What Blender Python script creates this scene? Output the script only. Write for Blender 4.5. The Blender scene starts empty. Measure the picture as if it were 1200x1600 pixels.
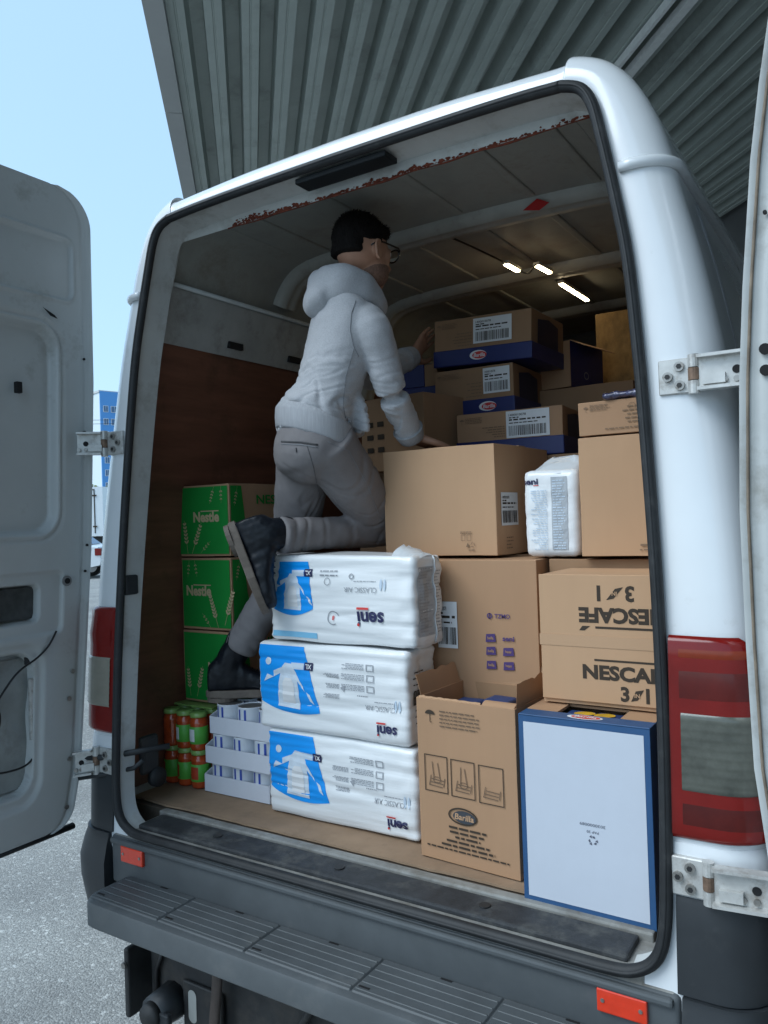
import bpy, bmesh, math, random
import numpy as np
from mathutils import Vector, Matrix, noise
random.seed(7)
SC = bpy.context.scene
COL = SC.collection
R = math.radians

# ------------------------------------------------------------------ camera, sky, sun, exposure
CAM_POS = Vector((1.163, -1.526, 1.494))
YAW, PITCH, ROLL, FOC = R(32.6), R(0.4), R(1.95), 1226.0
f_ = Vector((-math.sin(YAW)*math.cos(PITCH), math.cos(YAW)*math.cos(PITCH), math.sin(PITCH)))
r0 = Vector((math.cos(YAW), math.sin(YAW), 0)); u0 = r0.cross(f_)
r_ = r0*math.cos(ROLL) - u0*math.sin(ROLL); u_ = u0*math.cos(ROLL) + r0*math.sin(ROLL)
cd = bpy.data.cameras.new('camera'); cam = bpy.data.objects.new('camera', cd); COL.objects.link(cam)
cam.matrix_world = Matrix(((r_.x, u_.x, -f_.x, CAM_POS.x), (r_.y, u_.y, -f_.y, CAM_POS.y), (r_.z, u_.z, -f_.z, CAM_POS.z), (0, 0, 0, 1)))
cd.sensor_fit = 'VERTICAL'; cd.sensor_height = 32.0; cd.lens = 32.0*FOC/1600.0
cd.clip_start = 0.02; cd.clip_end = 900
SC.camera = cam

W = bpy.data.worlds.new('World'); SC.world = W; W.use_nodes = True
wn = W.node_tree; wn.nodes.clear()
SUN_EL, SUN_AZ = 48.0, 215.0          # azimuth measured clockwise from +y: behind and left of the camera
sky = wn.nodes.new('ShaderNodeTexSky'); sky.sky_type = 'NISHITA'; sky.sun_disc = False
sky.sun_elevation = R(SUN_EL); sky.sun_rotation = R(SUN_AZ); sky.air_density = 1.0; sky.dust_density = 2.0; sky.ozone_density = 1.5
b1 = wn.nodes.new('ShaderNodeBackground'); b1.inputs['Strength'].default_value = 0.05
b2 = wn.nodes.new('ShaderNodeBackground'); b2.inputs['Color'].default_value = (0.465, 0.745, 1.0, 1); b2.inputs['Strength'].default_value = 0.455
ad = wn.nodes.new('ShaderNodeAddShader'); wo = wn.nodes.new('ShaderNodeOutputWorld')
wn.links.new(sky.outputs[0], b1.inputs[0]); wn.links.new(b1.outputs[0], ad.inputs[0]); wn.links.new(b2.outputs[0], ad.inputs[1]); wn.links.new(ad.outputs[0], wo.inputs[0])

sl = bpy.data.lights.new('sun', 'SUN'); sl.energy = 1.35; sl.angle = R(40); sl.color = (0.82, 0.93, 1.0)
sun = bpy.data.objects.new('sun', sl); COL.objects.link(sun)
sd = Vector((math.sin(R(SUN_AZ))*math.cos(R(SUN_EL)), math.cos(R(SUN_AZ))*math.cos(R(SUN_EL)), math.sin(R(SUN_EL))))
sun.rotation_euler = sd.to_track_quat('Z', 'Y').to_euler()
vs = SC.view_settings; vs.view_transform = 'Standard'; vs.look = 'None'; vs.gamma = 1; vs.exposure = 0.82
try: vs.use_curve_mapping = False
except Exception: pass
SC.cycles.max_bounces = 8; SC.cycles.diffuse_bounces = 5; SC.cycles.glossy_bounces = 3; SC.cycles.transmission_bounces = 4
SC.cycles.use_denoising = True; SC.cycles.sample_clamp_indirect = 6

# ------------------------------------------------------------------ materials
MATS = {}
def mat(name, col, rough=.6, metal=0, var=.0, vscale=20, bump=0, bscale=60, bdist=.002, dirt=None, damt=.0, dscale=4, spec=.5, stretch=None, coat=0, emit=None, alpha=1, trans=0, sheen=0, detail=4):
    if name in MATS: return MATS[name]
    m = bpy.data.materials.new(name); m.use_nodes = True; nt = m.node_tree; N = nt.nodes; L = nt.links
    p = N['Principled BSDF']; p.inputs['Roughness'].default_value = rough; p.inputs['Metallic'].default_value = metal
    p.inputs['Specular IOR Level'].default_value = spec; p.inputs['Coat Weight'].default_value = coat; p.inputs['Coat Roughness'].default_value = .08
    p.inputs['Sheen Weight'].default_value = sheen; p.inputs['Alpha'].default_value = alpha; p.inputs['Transmission Weight'].default_value = trans
    c4 = (*col, 1); p.inputs['Base Color'].default_value = c4
    if emit:
        p.inputs['Emission Color'].default_value = (*emit[0], 1); p.inputs['Emission Strength'].default_value = emit[1]
    tc = N.new('ShaderNodeTexCoord'); mp = N.new('ShaderNodeMapping'); L.new(tc.outputs['Object'], mp.inputs['Vector'])
    if stretch: mp.inputs['Scale'].default_value = stretch
    cur = None
    if var > 0:
        n = N.new('ShaderNodeTexNoise'); n.inputs['Scale'].default_value = vscale; n.inputs['Detail'].default_value = detail; n.inputs['Roughness'].default_value = .65
        L.new(mp.outputs[0], n.inputs['Vector'])
        rp = N.new('ShaderNodeValToRGB'); rp.color_ramp.elements[0].position = .3; rp.color_ramp.elements[1].position = .7
        rp.color_ramp.elements[0].color = (*[max(0, x*(1-var)) for x in col], 1); rp.color_ramp.elements[1].color = (*[min(1, x*(1+var)) for x in col], 1)
        L.new(n.outputs['Fac'], rp.inputs[0]); cur = rp.outputs[0]
    if dirt:
        n = N.new('ShaderNodeTexNoise'); n.inputs['Scale'].default_value = dscale; n.inputs['Detail'].default_value = 8; n.inputs['Roughness'].default_value = .7
        L.new(tc.outputs['Object'], n.inputs['Vector'])
        rp = N.new('ShaderNodeValToRGB'); rp.color_ramp.elements[0].position = .62-damt*.35; rp.color_ramp.elements[1].position = .72
        rp.color_ramp.elements[0].color = (0, 0, 0, 1); rp.color_ramp.elements[1].color = (min(1, .35+damt),)*3 + (1,)
        L.new(n.outputs['Fac'], rp.inputs[0])
        mx = N.new('ShaderNodeMix'); mx.data_type = 'RGBA'; L.new(rp.outputs[0], mx.inputs[0])
        if cur: L.new(cur, mx.inputs[6])
        else: mx.inputs[6].default_value = c4
        mx.inputs[7].default_value = (*dirt, 1); cur = mx.outputs[2]
        ma = N.new('ShaderNodeMath'); ma.operation = 'MULTIPLY_ADD'; L.new(rp.outputs[0], ma.inputs[0]); ma.inputs[1].default_value = .3; ma.inputs[2].default_value = rough; ma.use_clamp = True
        L.new(ma.outputs[0], p.inputs['Roughness'])
    if cur: L.new(cur, p.inputs['Base Color'])
    if bump > 0:
        n = N.new('ShaderNodeTexNoise'); n.inputs['Scale'].default_value = bscale; n.inputs['Detail'].default_value = 4
        L.new(mp.outputs[0], n.inputs['Vector'])
        b = N.new('ShaderNodeBump'); b.inputs['Strength'].default_value = bump; b.inputs['Distance'].default_value = bdist
        L.new(n.outputs['Fac'], b.inputs['Height']); L.new(b.outputs[0], p.inputs['Normal'])
    MATS[name] = m; return m

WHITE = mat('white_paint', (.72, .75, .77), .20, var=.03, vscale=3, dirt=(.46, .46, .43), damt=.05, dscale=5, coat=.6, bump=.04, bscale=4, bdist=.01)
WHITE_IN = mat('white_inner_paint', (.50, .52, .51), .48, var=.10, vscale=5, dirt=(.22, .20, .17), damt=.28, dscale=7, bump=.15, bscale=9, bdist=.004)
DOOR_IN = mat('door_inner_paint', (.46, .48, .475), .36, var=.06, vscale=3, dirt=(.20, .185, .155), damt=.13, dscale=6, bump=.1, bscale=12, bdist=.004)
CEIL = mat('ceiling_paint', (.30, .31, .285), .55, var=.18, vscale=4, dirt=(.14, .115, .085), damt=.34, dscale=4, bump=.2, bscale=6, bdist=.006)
RUBBER = mat('black_rubber', (.016, .018, .020), .62, var=.3, vscale=14, dirt=(.07, .07, .07), damt=.2, dscale=18, bump=.2, bscale=80, bdist=.001)
BUMPER = mat('bumper_plastic', (.076, .086, .092), .58, var=.14, vscale=7, dirt=(.13, .135, .135), damt=.22, dscale=9, bump=.22, bscale=420, bdist=.0006)
BUMPER_DK = mat('bumper_corner_plastic', (.022, .026, .030), .5, var=.2, vscale=6, dirt=(.07, .07, .07), damt=.12, dscale=8, bump=.2, bscale=400, bdist=.0006)
SILL = mat('sill_metal', (.25, .25, .235), .6, var=.25, vscale=12, dirt=(.12, .10, .075), damt=.4, dscale=11, bump=.2, bscale=40)
MATT = mat('sill_mat_rubber', (.028, .031, .035), .66, var=.35, vscale=30, dirt=(.13, .13, .12), damt=.34, dscale=13, bump=.5, bscale=260, bdist=.0015)
PLY = mat('brown_plywood', (.15, .060, .036), .55, var=.32, vscale=6, stretch=(1, .35, 3.0), dirt=(.055, .038, .022), damt=.3, dscale=5, bump=.12, bscale=30)
FLOORM = mat('cargo_floor_board', (.13, .10, .075), .7, var=.3, vscale=12, dirt=(.06, .05, .04), damt=.3)
STEEL = mat('hinge_steel', (.55, .55, .53), .42, metal=.35, var=.12, vscale=25, dirt=(.16, .12, .085), damt=.35, dscale=26)
BOLT = mat('bolt_steel', (.36, .35, .33), .38, metal=.8, var=.2, vscale=60, dirt=(.10, .07, .05), damt=.3, dscale=50)
BLACK = mat('black_void', (.006, .006, .007), .8)
DARKM = mat('dark_chassis', (.020, .021, .022), .6, var=.35, vscale=14, dirt=(.075, .065, .055), damt=.3, dscale=9, bump=.3, bscale=40)
RUST = mat('rust', (.135, .028, .012), .85, var=.5, vscale=40, bump=.6, bscale=90, bdist=.003)
RED = mat('red_lens', (.175, .006, .004), .16, var=.15, vscale=9, coat=.15, spec=.4)
REDDK = mat('dark_red_lens', (.080, .006, .004), .18, var=.35, vscale=10, coat=.15, spec=.4)
AMBER = mat('amber_red_lens', (.20, .024, .005), .18, var=.2, vscale=12, coat=.15, spec=.4)
CLEAR = mat('smoked_clear_lens', (.085, .09, .075), .18, var=.3, vscale=20, coat=.2, spec=.45)
CREAM = mat('cream_lens', (.27, .25, .20), .2, var=.08, coat=.5)
REFL = mat('orange_red_reflector', (.72, .045, .015), .2, var=.08, vscale=40, coat=.6, bump=.4, bscale=500, bdist=.0006)
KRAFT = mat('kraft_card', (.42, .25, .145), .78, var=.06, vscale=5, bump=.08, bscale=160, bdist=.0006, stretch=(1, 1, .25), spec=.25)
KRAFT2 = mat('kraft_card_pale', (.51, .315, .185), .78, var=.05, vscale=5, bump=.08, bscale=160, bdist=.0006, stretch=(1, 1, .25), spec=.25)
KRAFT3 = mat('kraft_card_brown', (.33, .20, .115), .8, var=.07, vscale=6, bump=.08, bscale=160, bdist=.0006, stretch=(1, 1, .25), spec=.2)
FLOORCARD = mat('floor_card', (.30, .205, .135), .82, var=.14, vscale=8, dirt=(.20, .15, .11), damt=.25, dscale=9, bump=.12, bscale=30, spec=.2)
GREENP = mat('green_print', (.008, .235, .035), .55, var=.06, vscale=6, spec=.35)
KPRINT = mat('kraft_print', (.48, .37, .22), .75, spec=.25)
INK = mat('dark_ink', (.055, .042, .032), .8, spec=.2)
INK_FAINT = mat('faint_ink', (.23, .155, .10), .8, spec=.2)
PURPLE = mat('purple_ink', (.085, .055, .17), .75, spec=.2)
NAVY = mat('navy_ink', (.020, .022, .085), .45)
REDINK = mat('red_ink', (.62, .04, .035), .45)
GREYINK = mat('grey_ink', (.34, .36, .39), .5)
PALEINK = mat('pale_blue_ink', (.56, .66, .76), .45)
LABELW = mat('label_white', (.74, .75, .76), .5, var=.02)
BLUEBOX = mat('blue_box_print', (.018, .048, .155), .45, var=.08, vscale=7)
BLUEDEEP = mat('deep_blue_print', (.010, .020, .125), .45, var=.08, vscale=7)
BLUEEDGE = mat('blue_border_print', (.022, .082, .20), .5, var=.07, vscale=9)
WHITEP = mat('white_panel', (.54, .58, .65), .5, var=.015)
POLY = mat('white_film', (.80, .82, .83), .28, var=.02, vscale=6, bump=.25, bscale=22, bdist=.006, stretch=(.35, 1, 2.2), coat=.15)
POLYCLR = mat('milky_film', (.66, .69, .71), .22, var=.06, vscale=9, bump=.35, bscale=24, bdist=.008, coat=.3)
CYAN = mat('cyan_print', (.004, .31, .86), .32, var=.05, vscale=5, bump=.2, bscale=22, bdist=.006, stretch=(.35, 1, 2.2))
DIAPER = mat('pale_picture', (.62, .70, .78), .4, var=.10, vscale=30)
CARDW = mat('white_tray_card', (.62, .64, .70), .6, var=.02)
CANW = mat('white_can', (.64, .68, .74), .3, var=.03, coat=.2)
CANB = mat('can_blue', (.02, .06, .34), .35)
TIN = mat('tin_lid', (.55, .56, .57), .3, metal=.9)
SAUCE = mat('tomato_sauce', (.44, .062, .015), .12, var=.25, vscale=60, coat=.7, spec=.6)
LIDG = mat('green_lid', (.24, .40, .11), .3, coat=.3, var=.06)
JLAB = mat('green_label', (.10, .42, .06), .4, var=.06)
JLAB2 = mat('red_label', (.42, .05, .02), .4, var=.15, vscale=40)
OSB = mat('osb_board', (.30, .185, .065), .7, var=.35, vscale=26, bump=.3, bscale=50, detail=8, stretch=(1, 1, .6))
FILMB = mat('shiny_blue_film', (.07, .07, .13), .15, metal=.3, var=.6, vscale=60, bump=.9, bscale=40, bdist=.01, coat=.5)
YELLOWP = mat('yellow_pasta_print', (.62, .36, .03), .35, var=.2, vscale=30)
HOOD = mat('heather_grey_fleece', (.385, .395, .415), .92, var=.13, vscale=300, bump=.35, bscale=420, bdist=.0012, spec=.15, sheen=.25)
TROUS = mat('grey_cotton', (.195, .183, .185), .85, var=.07, vscale=30, bump=.25, bscale=600, bdist=.0006, spec=.2)
SEAM = mat('grey_seam_thread', (.22, .23, .245), .9, spec=.1)  # one grey for the drawn seam lines
LEATHER = mat('dark_leather', (.006, .008, .012), .40, var=.3, vscale=12, bump=.3, bscale=46, bdist=.002, spec=.28)
SOLE = mat('boot_sole', (.14, .115, .095), .75, var=.15, vscale=40, bump=.3, bscale=120)
SKIN = mat('skin', (.38, .205, .135), .52, var=.10, vscale=25, bump=.12, bscale=200, bdist=.0008)
HAIR = mat('dark_hair', (.007, .0055, .005), .75, spec=.15, var=.4, vscale=200, bump=.8, bscale=260, bdist=.004, stretch=(1, 1, .3))
GLASSF = mat('black_acetate', (.010, .008, .008), .2, coat=.4)
GLASSL = mat('spectacle_lens', (.9, .95, 1.0), .02, trans=1.0, spec=.5)
CANOPY_L = mat('galvanised_sheet', (.33, .37, .345), .5, metal=.15, var=.10, vscale=3, stretch=(.25, 1, 1), dirt=(.17, .18, .165), damt=.22, dscale=2.2)
FASCIA = mat('fascia_metal', (.34, .35, .345), .55, var=.06, vscale=3)
BEAMW = mat('beam_white', (.66, .68, .67), .5, var=.08)
LED = mat('led_emitter', (1, .9, .7), .5, emit=((1.0, .80, .50), 15.0))
WIRE = mat('black_cable', (.01, .01, .011), .5)
LINE = mat('panel_groove', (.20, .21, .21), .6)

# ------------------------------------------------------------------ mesh helpers
class MB:
    def __init__(s): s.v = []; s.f = []
    def add(s, v, f):
        o = len(s.v); s.v += [Vector(p) for p in v]; s.f += [tuple(i+o for i in q) for q in f]; return s
    def box(s, x0, x1, y0, y1, z0, z1):
        return s.add([(x0, y0, z0), (x1, y0, z0), (x1, y1, z0), (x0, y1, z0), (x0, y0, z1), (x1, y0, z1), (x1, y1, z1), (x0, y1, z1)],
                     [(0, 3, 2, 1), (4, 5, 6, 7), (0, 1, 5, 4), (1, 2, 6, 5), (2, 3, 7, 6), (3, 0, 4, 7)])
    def bbox(s, x0, x1, y0, y1, z0, z1, b=.004, seg=2):
        bm = bmesh.new(); bmesh.ops.create_cube(bm, size=1)
        for v in bm.verts: v.co = Vector((x0+(v.co.x+.5)*(x1-x0), y0+(v.co.y+.5)*(y1-y0), z0+(v.co.z+.5)*(z1-z0)))
        bmesh.ops.bevel(bm, geom=bm.edges[:], offset=b, segments=seg, affect='EDGES', profile=.5)
        bm.verts.ensure_lookup_table(); s.add([v.co.copy() for v in bm.verts], [[v.index for v in f.verts] for f in bm.faces]); bm.free(); return s
    def obox(s, c, ux, uy, uz):
        c, ux, uy, uz = map(Vector, (c, ux, uy, uz)); P = []
        for k in (-1, 1):
            for (a, b) in ((-1, -1), (1, -1), (1, 1), (-1, 1)): P.append(c+ux*a+uy*b+uz*k)
        return s.add(P, [(0, 3, 2, 1), (4, 5, 6, 7), (0, 1, 5, 4), (1, 2, 6, 5), (2, 3, 7, 6), (3, 0, 4, 7)])
    def loft(s, rings, closed=True, caps=False, loop=False):
        n = len(rings[0]); v = [p for r in rings for p in r]; f = []
        m = len(rings)
        for i in range(m if loop else m-1):
            for j in range(n if closed else n-1):
                a, b = i*n+j, i*n+(j+1) % n; c, d = ((i+1) % m)*n+(j+1) % n, ((i+1) % m)*n+j
                f.append((a, b, c, d))
        if caps: f += [tuple(range(n))[::-1], tuple(range((m-1)*n, m*n))]
        return s.add(v, f)
    def tube(s, path, r, n=8, closed=False, flat=None, caps=True):
        path = [Vector(p) for p in path]; m = len(path); rings = []
        up = None
        for i, p in enumerate(path):
            a = path[(i-1) % m] if (closed or i > 0) else p; b = path[(i+1) % m] if (closed or i < m-1) else p
            t = (b-a).normalized()
            if up is None:
                up = Vector((0, 0, 1)) if abs(t.z) < .9 else Vector((1, 0, 0))
                if flat is not None: up = Vector(flat)
            if flat is not None: up = Vector(flat)
            sd_ = t.cross(up).normalized(); up2 = sd_.cross(t).normalized(); up = up2
            rr = r(i/(m-1)) if callable(r) else r
            ra, rb = rr if isinstance(rr, tuple) else (rr, rr)
            rings.append([p+sd_*(ra*math.cos(2*math.pi*k/n))+up2*(rb*math.sin(2*math.pi*k/n)) for k in range(n)])
        return s.loft(rings, True, caps and not closed, closed)
    def cyl(s, p0, p1, r, n=16, r1=None):
        p0, p1 = Vector(p0), Vector(p1); t = (p1-p0).normalized()
        a = t.cross(Vector((0, 0, 1)) if abs(t.z) < .9 else Vector((1, 0, 0))).normalized(); b = t.cross(a)
        rr = [r, r if r1 is None else r1]
        rings = [[p+a*(q*math.cos(2*math.pi*k/n))+b*(q*math.sin(2*math.pi*k/n)) for k in range(n)] for p, q in ((p0, rr[0]), (p1, rr[1]))]
        return s.loft(rings, True, True)
    def lathe(s, prof, n=24, c=(0, 0, 0), frac=(0, 1)):
        c = Vector(c); full = frac == (0, 1)
        rings = [[c+Vector((r*math.cos(2*math.pi*(frac[0]+(frac[1]-frac[0])*k/(n if full else n-1))), r*math.sin(2*math.pi*(frac[0]+(frac[1]-frac[0])*k/(n if full else n-1))), z)) for k in range(n)] for r, z in prof]
        return s.loft(rings, full, full)
    def ell(s, c, ax, n=16, m=10):
        """ellipsoid with three axis vectors"""
        c = Vector(c); A, B, C = map(Vector, ax); rings = []
        for i in range(1, m):
            th = math.pi*i/m
            rings.append([c+A*(math.sin(th)*math.cos(2*math.pi*k/n))+B*(math.sin(th)*math.sin(2*math.pi*k/n))-C*math.cos(th) for k in range(n)])
        o = len(s.v); s.loft(rings, True)
        s.v += [c-C, c+C]; ia, ib = len(s.v)-2, len(s.v)-1
        for k in range(n):
            s.f.append((o+(k+1) % n, o+k, ia)); s.f.append((o+(m-2)*n+k, o+(m-2)*n+(k+1) % n, ib))
        return s
    def build(s, name, m, parent=None, smooth=False, world=False):
        me = bpy.data.meshes.new(name); off = parent_world(parent) if (world and parent) else Vector((0, 0, 0))
        me.from_pydata([tuple(p-off) for p in s.v], [], s.f); me.update()
        if smooth: me.polygons.foreach_set('use_smooth', [True]*len(me.polygons))
        me.materials.append(m)
        return link(name, me, parent)
def parent_world(o):
    p = Vector((0, 0, 0))
    while o is not None: p += o.location; o = o.parent
    return p
def link(name, data, parent=None):
    o = bpy.data.objects.new(name, data); COL.objects.link(o)
    if parent is not None: o.parent = parent
    return o
def smooth_by_angle(o, deg=35):
    me = o.data; me.polygons.foreach_set('use_smooth', [True]*len(me.polygons))
    bm = bmesh.new(); bm.from_mesh(me)
    for e in bm.edges:
        if len(e.link_faces) == 2 and e.calc_face_angle(0) > R(deg): e.smooth = False
    bm.to_mesh(me); bm.free(); return o
def thing(name, label, cat, loc=(0, 0, 0), rz=0, group=None):
    o = bpy.data.objects.new(name, None); COL.objects.link(o); o.location = loc; o.rotation_euler = (0, 0, rz)
    o['label'] = label; o['category'] = cat
    if group: o['group'] = group
    return o
def tag(o, label, cat, group=None):
    o['label'] = label; o['category'] = cat
    if group: o['group'] = group
    return o
def catmull(P, sub):
    P = [Vector(p) for p in P]; out = []
    for i in range(len(P)-1):
        a, b, c, d = P[max(i-1, 0)], P[i], P[i+1], P[min(i+2, len(P)-1)]
        for k in range(sub):
            t = k/sub
            out.append(.5*((2*b)+(c-a)*t+(2*a-5*b+4*c-d)*t*t+(3*b-a-3*c+d)*t**3))
    out.append(P[-1]); return out
def lerp(a, b, t): return a+(b-a)*t
def interp(x, xs, ys):
    return float(np.interp(x, xs, ys))

# text as flat outlines ------------------------------------------------------------------
_tc = {}
def text2d(body, size=.05, bold=0.0, sx=1.0, shear=0.0, spacing=1.0):
    key = (body, bold, shear, spacing)
    if key not in _tc:
        cu = bpy.data.curves.new('t', 'FONT'); cu.body = body; cu.size = 1; cu.offset = bold; cu.shear = shear; cu.space_character = spacing
        cu.align_x = 'CENTER'; cu.align_y = 'CENTER'; cu.resolution_u = 3; cu.fill_mode = 'FRONT'
        o = bpy.data.objects.new('t', cu); COL.objects.link(o)
        dg = bpy.context.evaluated_depsgraph_get(); dg.update()
        me = bpy.data.meshes.new_from_object(o.evaluated_get(dg))
        v = [(p.co.x, p.co.y) for p in me.vertices]; f = [tuple(p.vertices) for p in me.polygons]
        bpy.data.objects.remove(o); bpy.data.curves.remove(cu); bpy.data.meshes.remove(me)
        xs = [a for a, b in v]; ys = [b for a, b in v]
        cx, cy = (min(xs)+max(xs))/2, (min(ys)+max(ys))/2; h = max(ys)-min(ys)
        _tc[key] = ([((a-cx), (b-cy)) for a, b in v], f, max(xs)-min(xs), h)
    v, f, w, h = _tc[key]
    return v, f, w, h
class Decal:
    """flat print: 2-D pieces put on a surface by a map (u, v) -> point"""
    def __init__(s, fn): s.fn = fn; s.mb = MB()
    def text(s, body, u, v, width=None, height=None, rot=0, bold=0, shear=0, spacing=1.0):
        vv, ff, w, h = text2d(body, 1, bold, 1, shear, spacing)
        kx = width/w if width else height/h; ky = height/h if height else kx
        cs, sn = math.cos(R(rot)), math.sin(R(rot))
        P = [(u+(a*kx)*cs-(b*ky)*sn, v+(a*kx)*sn+(b*ky)*cs) for a, b in vv]
        s.mb.add([s.fn(*p) for p in P], ff); return s
    def rect(s, u0, u1, v0, v1, nu=1, nv=1):
        G = [[s.fn(lerp(u0, u1, i/nu), lerp(v0, v1, j/nv)) for i in range(nu+1)] for j in range(nv+1)]
        s.mb.loft(G, False); return s
    def poly(s, P):
        s.mb.add([s.fn(*p) for p in P], [tuple(range(len(P)))]); return s
    def fpoly(s, P, cuts=6):
        bm = bmesh.new(); f = bm.faces.new([bm.verts.new((a, b, 0)) for a, b in P]); bmesh.ops.triangulate(bm, faces=[f]); bmesh.ops.subdivide_edges(bm, edges=bm.edges[:], cuts=cuts, use_grid_fill=True)
        bm.verts.ensure_lookup_table(); bm.verts.index_update(); s.mb.add([s.fn(v.co.x, v.co.y) for v in bm.verts], [[v.index for v in q.verts] for q in bm.faces]); bm.free(); return s
    def disc(s, u, v, a, b=None, n=24, rot=0):
        b = b or a; cs, sn = math.cos(R(rot)), math.sin(R(rot))
        return s.poly([(u+a*math.cos(t)*cs-b*math.sin(t)*sn, v+a*math.cos(t)*sn+b*math.sin(t)*cs) for t in [2*math.pi*k/n for k in range(n)]])
    def ring(s, u, v, a, b, w, n=28, t0=0, t1=360):
        A = [R(lerp(t0, t1, k/n)) for k in range(n+1)]
        s.mb.loft([[s.fn(u+a*math.cos(t), v+b*math.sin(t)) for t in A], [s.fn(u+(a-w)*math.cos(t), v+(b-w)*math.sin(t)) for t in A]], False); return s
    def frame(s, u0, u1, v0, v1, w):
        return s.rect(u0, u1, v0, v0+w).rect(u0, u1, v1-w, v1).rect(u0, u0+w, v0+w, v1-w).rect(u1-w, u1, v0+w, v1-w)
    def lines(s, u0, u1, v0, v1, n, h, rag=.25, align='l', seed=0):
        rnd = random.Random(seed)
        for k in range(n):
            v = lerp(v1, v0, k/max(1, n-1)); L = (u1-u0)*(1-rag*rnd.random()); c = {'l': u0, 'r': u1-L, 'c': (u0+u1-L)/2}[align]
            x = c
            while x < c+L-.001:
                w = min(rnd.uniform(.35, 1.2)*h*5, c+L-x); s.rect(x, x+w, v-h/2, v+h/2); x += w+h*.9
        return s
    def build(s, name, m, parent):
        o = s.mb.build(name, m, parent)
        if name in ('small_print', 'side_print', 'barcode', 'wheat_print'): o['kind'] = 'stuff'
        return o
def plane_map(O, U, V, N, eps=.0012):
    O, U, V, N = map(Vector, (O, U, V, N)); return lambda u, v: O+U*u+V*v+N*eps

# rounded, slightly uneven box (cartons and film packs) ------------------------------------
def soft_grid(n, h, r):
    if n <= 1: return [-h, h]
    return [-h]+[lerp(-h+r, h-r, i/(n-2)) for i in range(n-1)]+[h] if n > 2 else [-h, 0, h]
def soft_box(half, r, ns, disp=None):
    hx, hy, hz = half; gx, gy, gz = (soft_grid(n, h, r) for n, h in zip(ns, half)); mb = MB()
    def P(x, y, z):
        q = Vector((x, y, z)); c = Vector((max(-hx+r, min(hx-r, x)), max(-hy+r, min(hy-r, y)), max(-hz+r, min(hz-r, z))))
        d = q-c; nrm = d.normalized() if d.length > 1e-9 else Vector((0, 0, 0)); p = c+nrm*r if d.length > 1e-9 else c
        return disp(p, nrm) if disp else p
    idx = {}
    def vid(x, y, z):
        k = (round(x, 5), round(y, 5), round(z, 5))
        if k not in idx: idx[k] = len(mb.v); mb.v.append(P(x, y, z))
        return idx[k]
    def face(A, B, fn, flip):
        for i in range(len(A)-1):
            for j in range(len(B)-1):
                q = [vid(*fn(A[i], B[j])), vid(*fn(A[i+1], B[j])), vid(*fn(A[i+1], B[j+1])), vid(*fn(A[i], B[j+1]))]
                mb.f.append(tuple(q[::-1] if flip else q))
    face(gx, gz, lambda a, b: (a, -hy, b), False); face(gx, gz, lambda a, b: (a, hy, b), True)
    face(gy, gz, lambda a, b: (hx, a, b), False); face(gy, gz, lambda a, b: (-hx, a, b), True)
    face(gx, gy, lambda a, b: (a, b, hz), False); face(gx, gy, lambda a, b: (a, b, -hz), True)
    return mb, P
def remesh(mb, voxel, iters=6, fac=.5):
    me = bpy.data.meshes.new('m'); me.from_pydata([tuple(p) for p in mb.v], [], mb.f)
    o = bpy.data.objects.new('m', me); COL.objects.link(o)
    m1 = o.modifiers.new('r', 'REMESH'); m1.mode = 'VOXEL'; m1.voxel_size = voxel; m1.use_smooth_shade = True
    if iters:
        m2 = o.modifiers.new('s', 'SMOOTH'); m2.iterations = iters; m2.factor = fac
    dg = bpy.context.evaluated_depsgraph_get(); dg.update()
    out = bpy.data.meshes.new_from_object(o.evaluated_get(dg)); bpy.data.objects.remove(o); bpy.data.meshes.remove(me)
    out.polygons.foreach_set('use_smooth', [True]*len(out.polygons)); return out
def displace(me, fn):
    N = [v.normal.copy() for v in me.vertices]
    for v, n in zip(me.vertices, N): v.co += fn(v.co, n)
    me.update()
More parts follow.
